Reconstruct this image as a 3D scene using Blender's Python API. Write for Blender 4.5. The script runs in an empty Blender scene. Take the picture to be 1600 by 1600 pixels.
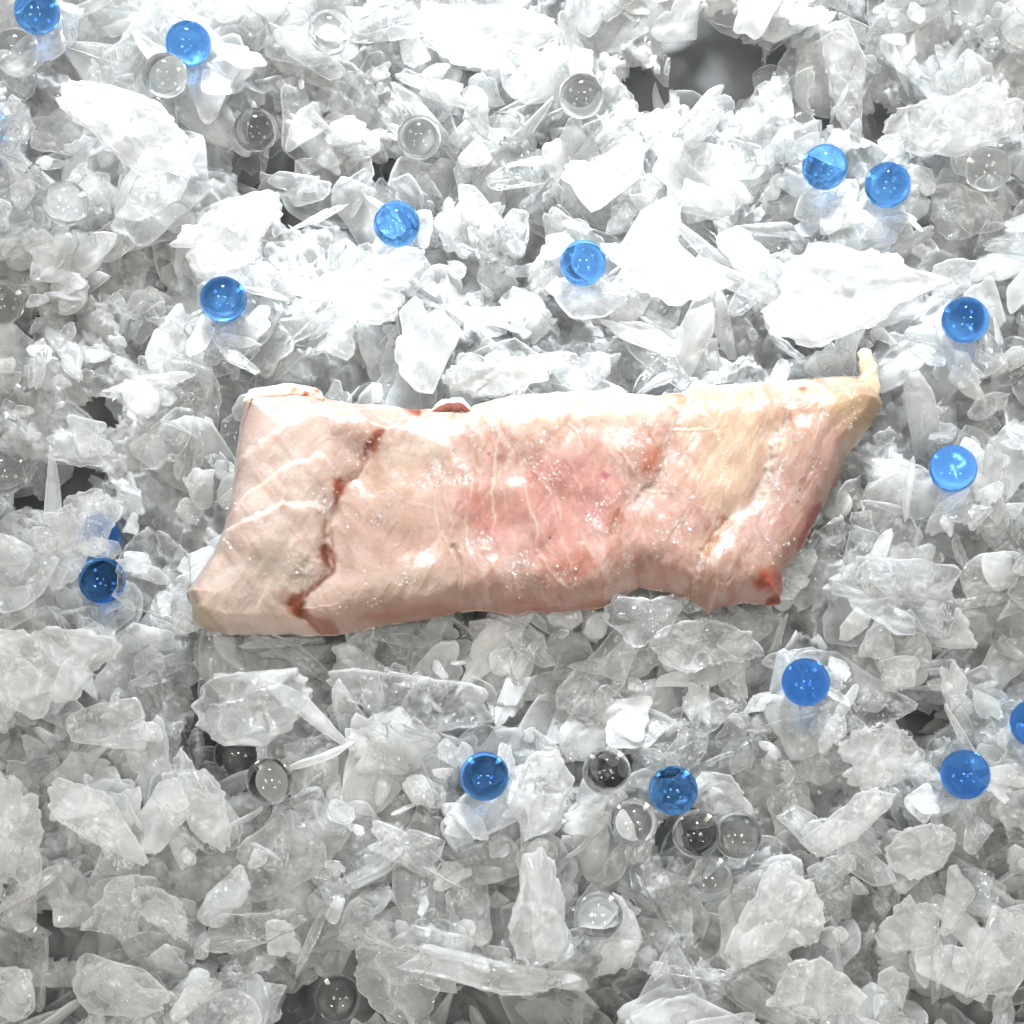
import bpy, math, random
import numpy as np
from mathutils import Matrix, Vector, Euler

SC = bpy.context.scene
COL = SC.collection
RNG = np.random.default_rng(20240611)
RAD = math.radians

# ------------------------------------------------------------------ camera
TILT = RAD(10.0)
DIST = 0.556
HFOV = RAD(35.0)
TH = math.tan(HFOV / 2)
cam_data = bpy.data.cameras.new("camera")
cam_data.angle = HFOV
cam_data.clip_start = 0.01
cam_data.clip_end = 20.0
cam = bpy.data.objects.new("camera", cam_data)
CAM = np.array([0.0, -DIST * math.sin(TILT), DIST * math.cos(TILT)])
cam.location = CAM
cam.rotation_euler = (TILT, 0, 0)
COL.objects.link(cam)
SC.camera = cam
SC.render.resolution_x = 1024
SC.render.resolution_y = 1024

# ------------------------------------------------------------------ world, lamps, exposure
SC.view_settings.view_transform = 'Standard'
SC.view_settings.look = 'None'
SC.view_settings.exposure = 0.22
SC.view_settings.gamma = 1.0
world = bpy.data.worlds.new("World")
SC.world = world
world.use_nodes = True
world.node_tree.nodes["Background"].inputs[0].default_value = (1.0, 0.985, 0.96, 1)
world.node_tree.nodes["Background"].inputs[1].default_value = 0.31
SC.cycles.transparent_max_bounces = 8
SC.cycles.use_light_tree = False
SC.cycles.max_bounces = 12
SC.cycles.transmission_bounces = 10
SC.cycles.diffuse_bounces = 4
SC.cycles.glossy_bounces = 4
SC.cycles.sample_clamp_indirect = 12.0
SC.cycles.blur_glossy = 0.5
SC.cycles.use_adaptive_sampling = True
SC.cycles.adaptive_threshold = 0.05


def px2w(px, py, z=0.0):
    """photo pixel (1600 frame) -> point of the bed plane at height z, metres"""
    px = np.asarray(px, float); py = np.asarray(py, float)
    dx = (px - 800) / 800 * TH
    dy = (800 - py) / 800 * TH
    c, s = math.cos(TILT), math.sin(TILT)
    wy = dy * c + s
    wz = dy * s - c
    t = (z - CAM[2]) / wz
    return np.stack([dx * t + CAM[0], wy * t + CAM[1], np.zeros_like(px) + z], -1)


def w2px(p):
    p = np.asarray(p, float)
    d = p - CAM
    c, s = math.cos(TILT), math.sin(TILT)
    cx = d[..., 0]
    cy = d[..., 1] * c + d[..., 2] * s
    cz = -d[..., 1] * s + d[..., 2] * c
    return np.stack([800 + 800 * cx / (-cz) / TH, 800 - 800 * cy / (-cz) / TH, -cz], -1)


def lamp(name, kind, energy, col, direction, dist, size, target, spot=None, blend=1.0, size_y=None):
    ld = bpy.data.lights.new(name, kind)
    ld.energy = energy
    ld.color = col
    o = bpy.data.objects.new(name, ld)
    d = Vector(direction).normalized()
    t = Vector([float(v) for v in target])
    o.location = t + d * dist
    o.rotation_euler = d.to_track_quat('Z', 'Y').to_euler()
    if kind == 'SPOT':
        ld.spot_size = RAD(spot); ld.spot_blend = blend; ld.shadow_soft_size = size
    else:
        ld.size = size
        if size_y:
            ld.shape = 'RECTANGLE'; ld.size_y = size_y
    COL.objects.link(o)
    return o


def ldir(az, off):
    """direction that leans OFF degrees from straight up towards azimuth AZ (0 = +x, 90 = top of picture)"""
    return (math.sin(RAD(off)) * math.cos(RAD(az)), math.sin(RAD(off)) * math.sin(RAD(az)), math.cos(RAD(off)))


KEY = [
    lamp("counter_spot_lamp", 'SPOT', 660, (0.90, 0.955, 1.0), ldir(90, 50), 1.7, 0.11, px2w(930, 220), spot=14.2, blend=1.0),
    lamp("counter_spot_lamp", 'SPOT', 220, (0.90, 0.955, 1.0), ldir(93, 50), 1.8, 0.11, px2w(140, 60), spot=10, blend=1.0),
]
lamp("ceiling_lamp", 'AREA', 9, (1.0, 0.955, 0.89), ldir(185, 16), 1.9, 0.22, px2w(800, 700))
lamp("ceiling_lamp", 'AREA', 9, (1.0, 0.955, 0.89), ldir(-5, 15), 1.9, 0.22, px2w(800, 700))
lamp("ceiling_lamp", 'AREA', 9, (1.0, 0.91, 0.81), ldir(232, 44), 2.0, 0.26, px2w(800, 700))
lamp("ceiling_lamp", 'AREA', 9, (1.0, 0.91, 0.81), ldir(308, 44), 2.0, 0.26, px2w(800, 700))


# ------------------------------------------------------------------ helpers
def tag(o, label=None, cat=None, group=None, kind=None):
    if label: o["label"] = label
    if cat: o["category"] = cat
    if group: o["group"] = group
    if kind: o["kind"] = kind
    return o


def mesh_obj(name, verts, faces, mat, parent=None, smooth=True, attrs=None):
    """verts (n,3); faces: (m,4) int array or (m,3); one mesh object"""
    me = bpy.data.meshes.new(name)
    verts = np.ascontiguousarray(verts, dtype=np.float32)
    me.vertices.add(len(verts))
    me.vertices.foreach_set("co", verts.ravel())
    fs = [np.asarray(f, dtype=np.int32) for f in (faces if isinstance(faces, list) else [faces]) if len(f)]
    nl = sum(f.size for f in fs)
    me.loops.add(nl)
    me.loops.foreach_set("vertex_index", np.concatenate([f.ravel() for f in fs]))
    cnt = np.concatenate([np.full(len(f), f.shape[1], np.int32) for f in fs])
    st = np.concatenate([[0], np.cumsum(cnt)[:-1]]).astype(np.int32)
    me.polygons.add(len(cnt))
    me.polygons.foreach_set("loop_start", st)
    me.polygons.foreach_set("loop_total", cnt)
    me.polygons.foreach_set("use_smooth", np.full(len(cnt), smooth, dtype=bool))
    if attrs:
        for k, a in attrs.items():
            a = np.asarray(a, np.float32)
            if a.ndim == 2:
                at = me.attributes.new(k, 'FLOAT_COLOR', 'POINT')
                at.data.foreach_set("color", np.concatenate([a, np.ones((len(a), 1), np.float32)], 1).ravel())
            else:
                at = me.attributes.new(k, 'FLOAT', 'POINT')
                at.data.foreach_set("value", a)
    me.update(calc_edges=True)
    me.validate()
    me.materials.append(mat)
    o = bpy.data.objects.new(name, me)
    COL.objects.link(o)
    if parent: o.parent = parent
    return o


def uv_sphere(r, nu=64, nv=32):
    th = np.linspace(0, math.pi, nv + 1)[1:-1]; ph = np.linspace(0, 2 * math.pi, nu, endpoint=False)
    V = np.stack([np.outer(np.sin(th), np.cos(ph)), np.outer(np.sin(th), np.sin(ph)), np.outer(np.cos(th), np.ones(nu))], -1).reshape(-1, 3) * r
    V = np.concatenate([V, [[0, 0, r]], [[0, 0, -r]]])
    i = np.arange((nv - 1) * nu).reshape(nv - 1, nu); n = np.roll(i, -1, 1)
    F = np.stack([i[:-1], i[1:], n[1:], n[:-1]], -1).reshape(-1, 4)
    a, b = len(V) - 2, len(V) - 1
    T = np.concatenate([np.stack([np.full(nu, a), i[0], n[0]], -1), np.stack([np.full(nu, b), n[-1], i[-1]], -1)])
    return V, [F, T]


class NT:
    def __init__(self, name):
        self.m = bpy.data.materials.new(name)
        self.m.use_nodes = True
        self.t = self.m.node_tree
        self.t.nodes.clear()
        self.out = self.n('ShaderNodeOutputMaterial')

    def n(self, typ, **kw):
        nd = self.t.nodes.new(typ)
        for k, v in kw.items():
            if isinstance(v, dict):
                for i, val in v.items():
                    self.set(nd, i, val)
            else:
                setattr(nd, k, v)
        return nd

    def set(self, nd, i, val):
        s = nd.inputs[i]
        if isinstance(val, bpy.types.NodeSocket):
            self.t.links.new(val, s)
        else:
            s.default_value = val

    def math(self, op, a, b=0.0, clamp=False):
        nd = self.n('ShaderNodeMath', operation=op, use_clamp=clamp)
        self.set(nd, 0, a); self.set(nd, 1, b)
        return nd.outputs[0]

    def ramp(self, fac, a, b, lo=0.0, hi=1.0, smooth=True):
        nd = self.n('ShaderNodeMapRange', interpolation_type='SMOOTHSTEP' if smooth else 'LINEAR')
        for i, v in enumerate((fac, a, b, lo, hi)):
            self.set(nd, i, v)
        return nd.outputs[0]


# ------------------------------------------------------------------ materials
def ice_material(name, spark=0.0, rough=0.17, bump=0.3):
    """frosted ice: white scattering body, see-through by the 'cloud' attribute, wet surface"""
    g = NT(name)
    tc = g.n('ShaderNodeTexCoord')
    at = g.n('ShaderNodeAttribute', attribute_name="cloud")
    n2 = g.n('ShaderNodeTexNoise')
    g.set(n2, 'Vector', tc.outputs['Object']); g.set(n2, 'Scale', 420.0); g.set(n2, 'Detail', 2.0)
    h = n2.outputs['Fac']
    if spark:
        vor = g.n('ShaderNodeTexVoronoi')
        g.set(vor, 'Vector', tc.outputs['Object']); g.set(vor, 'Scale', 700.0)
        h = g.math('ADD', h, g.math('MULTIPLY', vor.outputs['Distance'], spark))
    lw = g.n('ShaderNodeLayerWeight'); g.set(lw, 'Blend', 0.5)
    bmp = g.n('ShaderNodeBump'); g.set(bmp, 'Strength', bump); g.set(bmp, 'Distance', 0.0012); g.set(bmp, 'Height', h)
    N = bmp.outputs[0]
    edge = g.math('MULTIPLY', g.math('POWER', lw.outputs['Facing'], 2.0), 0.45)
    op = g.math('ADD', at.outputs['Fac'], edge, clamp=True)
    dif = g.n('ShaderNodeBsdfDiffuse'); g.set(dif, 'Color', (0.925, 0.935, 0.935, 1)); g.set(dif, 'Normal', N)
    trl = g.n('ShaderNodeBsdfTranslucent'); g.set(trl, 'Color', (0.93, 0.94, 0.94, 1)); g.set(trl, 'Normal', N)
    bd = g.n('ShaderNodeMixShader'); g.set(bd, 0, 0.58); g.set(bd, 1, dif.outputs[0]); g.set(bd, 2, trl.outputs[0])
    tr = g.n('ShaderNodeBsdfTransparent'); g.set(tr, 'Color', (0.97, 0.98, 0.98, 1))
    m1 = g.n('ShaderNodeMixShader'); g.set(m1, 0, op); g.set(m1, 1, tr.outputs[0]); g.set(m1, 2, bd.outputs[0])
    fr = g.n('ShaderNodeFresnel'); g.set(fr, 'IOR', 1.26); g.set(fr, 'Normal', N)
    gl = g.n('ShaderNodeBsdfGlossy'); g.set(gl, 'Roughness', rough); g.set(gl, 'Normal', N); g.set(gl, 'Color', (1, 1, 1, 1))
    m2 = g.n('ShaderNodeMixShader'); g.set(m2, 0, fr.outputs[0]); g.set(m2, 1, m1.outputs[0]); g.set(m2, 2, gl.outputs[0])
    g.set(g.out, 'Surface', m2.outputs[0])
    return g.m


def bead_material(name, col, ior):
    g = NT(name)
    p = g.n('ShaderNodeBsdfGlass')
    g.set(p, 'Color', col); g.set(p, 'Roughness', 0.0); g.set(p, 'IOR', ior)
    g.set(g.out, 'Surface', p.outputs[0])
    return g.m


def grain_material():
    g = NT("melt_water_grain")
    tr = g.n('ShaderNodeBsdfTransparent')
    gl = g.n('ShaderNodeBsdfGlossy'); g.set(gl, 'Roughness', 0.10)
    df = g.n('ShaderNodeBsdfDiffuse'); g.set(df, 'Color', (.95, .95, .95, 1))
    m0 = g.n('ShaderNodeMixShader'); g.set(m0, 0, 0.10); g.set(m0, 1, tr.outputs[0]); g.set(m0, 2, df.outputs[0])
    m = g.n('ShaderNodeMixShader'); g.set(m, 0, 0.10); g.set(m, 1, m0.outputs[0]); g.set(m, 2, gl.outputs[0])
    g.set(g.out, 'Surface', m.outputs[0])
    return g.m


def tray_material():
    g = NT("dark_tray")
    tc = g.n('ShaderNodeTexCoord')
    n = g.n('ShaderNodeTexNoise'); g.set(n, 'Vector', tc.outputs['Object']); g.set(n, 'Scale', 60.0); g.set(n, 'Detail', 5.0)
    cr = g.n('ShaderNodeMix', data_type='RGBA'); g.set(cr, 0, n.outputs['Fac'])
    cr.inputs[6].default_value = (0.09, 0.09, 0.092, 1); cr.inputs[7].default_value = (0.16, 0.16, 0.158, 1)
    p = g.n('ShaderNodeBsdfPrincipled'); g.set(p, 'Base Color', cr.outputs[2]); g.set(p, 'Roughness', 0.35)
    g.set(g.out, 'Surface', p.outputs[0])
    return g.m


def flesh_material():
    g = NT("raw_fish_flesh")
    tc = g.n('ShaderNodeTexCoord')
    at = g.n('ShaderNodeAttribute', attribute_name="flesh")
    wet = g.n('ShaderNodeAttribute', attribute_name="wet")
    n1 = g.n('ShaderNodeTexNoise'); g.set(n1, 'Vector', tc.outputs['Object']); g.set(n1, 'Scale', 140.0); g.set(n1, 'Detail', 5.0)
    n2 = g.n('ShaderNodeTexNoise'); g.set(n2, 'Vector', tc.outputs['Object']); g.set(n2, 'Scale', 900.0); g.set(n2, 'Detail', 3.0)
    vor = g.n('ShaderNodeTexVoronoi'); g.set(vor, 'Vector', tc.outputs['Object']); g.set(vor, 'Scale', 1000.0)
    mix = g.n('ShaderNodeMix', data_type='RGBA', blend_type='MULTIPLY'); g.set(mix, 0, 1.0)
    g.set(mix, 6, at.outputs['Color'])
    mr = g.n('ShaderNodeMix', data_type='RGBA'); g.set(mr, 0, g.ramp(n1.outputs['Fac'], 0.3, 0.7))
    mr.inputs[6].default_value = (0.93, 0.90, 0.88, 1); mr.inputs[7].default_value = (1.05, 1.05, 1.05, 1)
    g.set(mix, 7, mr.outputs[2])
    h = g.math('ADD', g.math('MULTIPLY', n2.outputs['Fac'], 0.45),
               g.math('MULTIPLY', g.ramp(vor.outputs['Distance'], 0.5, 0.0), g.math('MULTIPLY', wet.outputs['Fac'], 1.6)))
    bmp = g.n('ShaderNodeBump'); g.set(bmp, 'Strength', 0.8); g.set(bmp, 'Distance', 0.0007); g.set(bmp, 'Height', h)
    p = g.n('ShaderNodeBsdfPrincipled')
    g.set(p, 'Base Color', mix.outputs[2]); g.set(p, 'Roughness', 0.38); g.set(p, 'IOR', 1.30)
    g.set(p, 'Subsurface Weight', 0.85); g.set(p, 'Subsurface Radius', (1.0, 0.55, 0.38)); g.set(p, 'Subsurface Scale', 0.0042)
    g.set(p, 'Coat Weight', 0.22); g.set(p, 'Coat Roughness', 0.07); g.set(p, 'Coat Normal', bmp.outputs[0])
    b2 = g.n('ShaderNodeBump'); g.set(b2, 'Strength', 0.3); g.set(b2, 'Distance', 0.0006); g.set(b2, 'Height', n2.outputs['Fac'])
    g.set(p, 'Normal', b2.outputs[0])
    g.set(g.out, 'Surface', p.outputs[0])
    return g.m


ICE = ice_material("crushed_ice")
ICE_WET = ice_material("wet_clear_ice", spark=0.8, rough=0.10, bump=0.35)
GRAIN = grain_material()
BLUE = bead_material("blue_glass", (0.43, 0.69, 1.0, 1), 1.34)
CLEAR = bead_material("clear_glass", (0.985, 0.985, 0.98, 1), 1.335)
FLESH = flesh_material()
TRAY = tray_material()


# ------------------------------------------------------------------ setting: dark tray under the ice
def box_faces():
    return np.array([[0, 3, 2, 1], [4, 5, 6, 7], [0, 1, 5, 4], [1, 2, 6, 5], [2, 3, 7, 6], [3, 0, 4, 7]])


tx, ty, z0, z1 = 0.6, 0.6, -0.075, -0.060
tv = np.array([[-tx, -ty, z0], [tx, -ty, z0], [tx, ty, z0], [-tx, ty, z0], [-tx, -ty, z1], [tx, -ty, z1], [tx, ty, z1], [-tx, ty, z1]])
tag(mesh_obj("tray_floor", tv, box_faces(), TRAY, smooth=False), kind="structure")


# ------------------------------------------------------------------ polyline tools (photo-pixel plane)
def seg_dist(P, poly, closed=False):
    """unsigned distance of points P (n,2) to a polyline, and arc parameter 0..1"""
    poly = np.asarray(poly, float)
    A = poly if closed else poly[:-1]
    B = np.roll(poly, -1, 0) if closed else poly[1:]
    L = np.hypot(*(B - A).T); cum = np.concatenate([[0], np.cumsum(L)])
    best = np.full(len(P), 1e9); bt = np.zeros(len(P))
    for i in range(len(A)):
        d = B[i] - A[i]
        t = np.clip(((P - A[i]) @ d) / max(d @ d, 1e-9), 0, 1)
        q = A[i] + t[:, None] * d
        dd = np.hypot(P[:, 0] - q[:, 0], P[:, 1] - q[:, 1])
        m = dd < best
        best[m] = dd[m]; bt[m] = (cum[i] + t[m] * L[i]) / cum[-1]
    return best, bt


def inside(P, poly):
    poly = np.asarray(poly, float)
    r = np.zeros(len(P), bool)
    x, y = P[:, 0], P[:, 1]
    j = len(poly) - 1
    for i in range(len(poly)):
        xi, yi = poly[i]; xj, yj = poly[j]
        if yi != yj:
            c = ((yi > y) != (yj > y)) & (x < (xj - xi) * (y - yi) / (yj - yi) + xi)
            r ^= c
        j = i
    return r


def sdist(P, poly):
    d, _ = seg_dist(P, poly, True)
    return np.where(inside(P, poly), d, -d)


def sstep(x, a, b):
    t = np.clip((x - a) / (b - a), 0, 1)
    return t * t * (3 - 2 * t)


def vnoise(P, scale, seed, octaves=4, rough=0.55):
    """smooth value noise over 2-D points"""
    out = np.zeros(len(P)); amp = 1.0; tot = 0
    for o in range(octaves):
        r = np.random.default_rng(seed * 97 + o)
        tab = r.random((256, 256))
        q = P / scale * (2 ** o) + r.random(2) * 100
        i = np.floor(q).astype(int); f = q - i
        f = f * f * (3 - 2 * f)
        a = tab[i[:, 0] & 255, i[:, 1] & 255]; b = tab[(i[:, 0] + 1) & 255, i[:, 1] & 255]
        c = tab[i[:, 0] & 255, (i[:, 1] + 1) & 255]; d = tab[(i[:, 0] + 1) & 255, (i[:, 1] + 1) & 255]
        out += amp * ((a * (1 - f[:, 0]) + b * f[:, 0]) * (1 - f[:, 1]) + (c * (1 - f[:, 0]) + d * f[:, 0]) * f[:, 1])
        tot += amp; amp *= rough
    return out / tot - 0.5


def resample(poly, n, smooth=True):
    poly = np.asarray(poly, float)
    L = np.concatenate([[0], np.cumsum(np.hypot(*np.diff(poly, axis=0).T))])
    t = np.linspace(0, L[-1], n)
    return np.stack([np.interp(t, L, poly[:, 0]), np.interp(t, L, poly[:, 1])], -1)


# ------------------------------------------------------------------ the fillet
TOP_E = [(372, 618), (384, 607), (420, 600), (460, 597), (492, 600), (505, 611), (540, 617), (590, 621), (625, 626), (660, 628), (700, 629), (728, 630),
         (738, 622), (760, 616), (800, 606), (850, 603), (900, 599), (950, 598), (990, 603), (1030, 606), (1070, 601), (1100, 592), (1150, 588),
         (1200, 585), (1240, 583), (1290, 578), (1330, 575), (1355, 577), (1374, 588), (1388, 612)]
RIGHT_E = [(1388, 612), (1389, 626), (1370, 656), (1345, 686), (1328, 706), (1322, 730), (1310, 755), (1295, 785), (1278, 815), (1265, 845),
           (1245, 870), (1234, 884), (1230, 905), (1228, 938)]
BOT_E = [(292, 962), (310, 978), (350, 988), (400, 986), (440, 987), (480, 989), (520, 988), (560, 981), (600, 972), (650, 965), (700, 955), (740, 948),
         (780, 952), (800, 958), (830, 950), (860, 953), (900, 950), (950, 943), (978, 925), (1000, 913), (1040, 918), (1075, 932), (1098, 940), (1112, 956), (1130, 946), (1170, 936),
         (1205, 940), (1228, 938)]
LEFT_E = [(372, 618), (368, 650), (361, 700), (356, 750), (347, 790), (341, 820), (326, 858), (310, 880), (295, 903), (283, 921), (291, 945), (292, 962)]
OUT_POLY = np.array(TOP_E + RIGHT_E[1:] + BOT_E[::-1][1:] + LEFT_E[::-1][1:-1], float)

FLAPS = {  # raised sheets of flesh: outline, lift in metres, edge width in px
    'upper_left': ([(330, 770), (361, 726), (417, 689), (468, 656), (485, 636), (541, 634), (625, 632), (640, 650), (594, 690), (562, 735), (530, 765), (522, 790), (519, 890), (470, 950), (470, 1010), (250, 1010), (250, 900)], 0.0026, 9),
    'mid_left': ([(322, 835), (353, 807), (390, 775), (429, 742), (462, 730), (493, 722), (507, 716), (524, 738), (523, 765), (517, 800), (518, 890), (468, 950), (468, 1010), (240, 1010), (250, 900)], 0.0018, 6),
    'low_left': ([(270, 925), (296, 890), (317, 850), (353, 830), (392, 816), (420, 805), (443, 792), (457, 789), (474, 793), (507, 799), (516, 815), (517, 850), (516, 885), (500, 907), (480, 930), (468, 950), (470, 1010), (240, 1010), (250, 960)], 0.0036, 6),
    'lobe': ([(278, 930), (300, 905), (336, 911), (355, 902), (381, 896), (400, 897), (420, 920), (395, 950), (370, 958), (345, 935), (310, 985), (285, 975)], 0.0004, 14),
    'mid': ([(180, 1010), (180, 560), (480, 560), (590, 660), (640, 668), (700, 690), (735, 740), (716, 830), (713, 884), (712, 940), (690, 975), (600, 985), (500, 1010)], 0.0011, 9),
    'centre': ([(1080, 618), (1069, 637), (1055, 666), (1043, 704), (1032, 733), (1017, 759), (1000, 776), (980, 795), (965, 815), (945, 838), (860, 850), (740, 760), (760, 640), (900, 590), (1060, 590)], 0.0007, 6),
    'right': ([(1300, 608), (1262, 622), (1230, 637), (1215, 687), (1203, 736), (1186, 785), (1140, 808), (1116, 836), (1101, 859), (1087, 882), (1080, 917), (1095, 965), (1250, 960), (1280, 860), (1345, 705), (1410, 615), (1370, 590)], 0.0036, 10),
}
SINEWS = [  # white threads of connective tissue: line, half width px, strength
    ([(628, 645), (656, 663), (689, 664), (722, 653), (752, 662)], 3.2, .9),
    ([(779, 670), (779, 689), (774, 725), (770, 780), (770, 835), (771, 858)], 2.0, .8),
    ([(730, 730), (738, 763), (734, 807), (733, 857), (741, 890)], 2.4, .9),
    ([(680, 800), (689, 824), (705, 854), (712, 884), (711, 939)], 2.4, .6),
    ([(881, 664), (898, 678), (909, 703), (917, 716)], 2.2, .9),
    ([(936, 659), (953, 686), (966, 711), (986, 736), (999, 758)], 1.8, .7),
    ([(820, 740), (826, 794), (834, 829), (843, 862), (856, 893), (881, 912), (914, 928)], 2.0, .75),
    ([(884, 714), (911, 774), (928, 813), (944, 838)], 2.0, .7),
    ([(851, 752), (867, 780), (878, 829)], 2.4, .6),
    ([(752, 640), (770, 668), (779, 680)], 2.2, .7),
    ([(795, 640), (800, 662), (808, 690)], 2.0, .5),
    ([(1043, 678), (1070, 679), (1110, 678)], 1.6, .8),
    ([(1000, 770), (1030, 769), (1048, 772)], 1.8, .8),
    ([(1205, 765), (1250, 745), (1300, 728)], 1.6, .5),
    ([(1062, 790), (1100, 800), (1135, 790)], 1.5, .4),
    ([(600, 760), (650, 790), (700, 800)], 1.5, .35),
    ([(560, 830), (575, 800), (600, 780)], 1.5, .3),
    ([(672, 716), (680, 728), (686, 745)], 3.5, .9),
    ([(540, 690), (510, 690), (480, 715)], 1.4, .35),
    ([(420, 845), (450, 872), (505, 880)], 1.4, .3),
    ([(1225, 650), (1222, 700), (1206, 745)], 2.0, .4),
    ([(519, 770), (512, 785), (520, 800), (520, 822)], 4.0, .8),
    ([(850, 870), (905, 905), (950, 935)], 1.3, .35),
    ([(955, 655), (990, 690), (1020, 700)], 1.3, .4),
    ([(1250, 700), (1275, 735), (1280, 760)], 1.3, .3),
    ([(457, 790), (440, 800), (440, 815), (427, 826)], 2.2, .5),
]
_r = np.random.default_rng(23)
for _x in range(655, 1040, 38):       # the seams between the muscle flakes
    _a = _x + _r.normal() * 8
    SINEWS.append(([(_a, 640 + _r.normal() * 12), (_a + 8, 720), (_a + 26 + _r.normal() * 6, 810), (_a + 62 + _r.normal() * 8, 900 + _r.normal() * 14)], 1.3, .42))
for _x in range(1085, 1300, 42):
    _a = _x + _r.normal() * 8
    SINEWS.append(([(_a + 40, 625 + _r.normal() * 10), (_a + 22, 700), (_a - 12, 790 + _r.normal() * 14), (_a - 40, 860 + _r.normal() * 14)], 1.4, .40))
for _x in range(400, 600, 46):
    _a = _x + _r.normal() * 8
    SINEWS.append(([(_a + 20, 660 + _r.normal() * 14), (_a - 20, 710), (_a - 64, 775 + _r.normal() * 10)], 1.3, .30))
GROOVES = [  # creases: line, half width px, depth m
    ([(600, 672), (583, 703), (562, 735), (537, 762), (522, 785), (519, 815), (521, 850), (519, 888), (500, 908), (480, 930), (464, 945), (478, 966), (500, 985)], 7, 0.0006),
    ([(1084, 925), (1088, 882), (1103, 855), (1118, 832), (1140, 806)], 6, 0.0009),
    ([(1075, 628), (1058, 662), (1046, 704), (1034, 735), (1018, 762), (998, 780), (966, 818), (946, 840)], 3.5, 0.0001),
    ([(716, 940), (717, 884), (710, 850)], 4, 0.0010),
    ([(632, 640), (660, 652), (690, 652), (726, 640)], 6, 0.0010),
]
STAINS_AND_SHADING = [
    (None, 3.4, (188, 122, 100), .75),  # flesh markings, painted light and shade: centre line, half width px, colour (sRGB 0-255), strength
    ([(599, 675), (588, 692), (576, 712)], 7, (168, 92, 66), .9),
    ([(578, 708), (566, 728)], 5, (200, 140, 116), .4),
    ([(532, 758), (523, 775)], 9, (186, 104, 76), .8),
    ([(513, 815), (509, 835)], 9, (176, 128, 104), .7),
    ([(512, 852), (511, 870), (516, 888)], 10, (138, 78, 58), .9),
    ([(472, 930), (462, 945), (474, 962)], 12, (170, 96, 70), .85),
    ([(478, 962), (520, 982)], 10, (186, 124, 104), .6),
    ([(944, 748), (945, 754)], 9, (176, 82, 96), .85),
    ([(838, 745), (842, 753)], 9, (178, 96, 80), .75),
    ([(745, 790), (760, 810)], 26, (206, 132, 112), .6),
    ([(790, 810), (830, 780), (860, 840)], 48, (222, 156, 142), .55),
    ([(900, 760), (940, 790)], 50, (218, 150, 138), .6),
    ([(952, 834), (962, 815), (970, 800)], 11, (176, 104, 76), .85),
    ([(1004, 738), (1020, 716)], 17, (196, 126, 98), .75),
    ([(888, 892), (902, 886), (912, 874)], 15, (186, 112, 90), .6),
    ([(875, 886), (900, 872)], 15, (208, 140, 118), .6),
    ([(765, 714), (768, 710)], 4, (190, 100, 76), .7),
    ([(833, 658), (842, 656)], 8, (224, 160, 116), .6),
    ([(1072, 622), (1064, 640)], 9, (196, 128, 92), .7),
    ([(1040, 612), (1070, 618)], 5, (190, 110, 90), .6),
    ([(1327, 706), (1318, 735), (1309, 756)], 7, (180, 92, 72), .85),
    ([(1284, 786), (1268, 818), (1250, 852)], 9, (164, 72, 62), .85),
    ([(1262, 800), (1240, 850)], 16, (214, 150, 134), .5),
    ([(1190, 908), (1215, 905), (1228, 925)], 15, (188, 104, 78), .85),
    ([(1205, 935), (1226, 936)], 10, (172, 90, 68), .8),
    ([(1248, 604), (1258, 602)], 6, (196, 96, 84), .85),
    ([(625, 628), (640, 632), (655, 640)], 7, (168, 92, 72), .8),
    ([(450, 604), (456, 607)], 4, (140, 80, 58), .8),
    ([(470, 611), (485, 615), (500, 612)], 5, (160, 96, 72), .75),
    ([(389, 619), (384, 640), (373, 658)], 2.2, (120, 72, 72), .85),
    ([(1138, 812), (1110, 845), (1092, 880)], 8, (206, 150, 110), .6),  # orange-brown shade of the right flap's groove, put into the colour
    ([(1092, 862), (1098, 855)], 4, (176, 110, 70), .6),
    ([(1120, 640), (1160, 680), (1130, 740)], 60, (238, 208, 170), .5),
    ([(1300, 640), (1360, 640), (1330, 670)], 34, (226, 190, 148), .7),
    ([(800, 630), (900, 625), (1000, 640)], 44, (240, 214, 184), .6),  # cream flesh, painted paler where bright light falls on it
    ([(1190, 800), (1240, 760), (1290, 690)], 40, (226, 178, 164), .5),
    ([(560, 968), (700, 950), (880, 948), (960, 935)], 11, (206, 146, 126), .55),
    ([(400, 660), (440, 625), (520, 628)], 20, (228, 192, 180), .5),
    ([(380, 640), (372, 720), (352, 800)], 18, (218, 184, 168), .5),
    ([(300, 955), (310, 968)], 18, (226, 208, 168), .7),
    ([(640, 800), (660, 850)], 30, (212, 168, 148), .45),
    ([(598, 830), (640, 860)], 16, (206, 160, 140), .4),
    ([(1000, 840), (1060, 800), (1040, 880)], 40, (222, 172, 154), .5),
    ([(420, 880), (470, 900)], 30, (208, 188, 166), .5),
]
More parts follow.
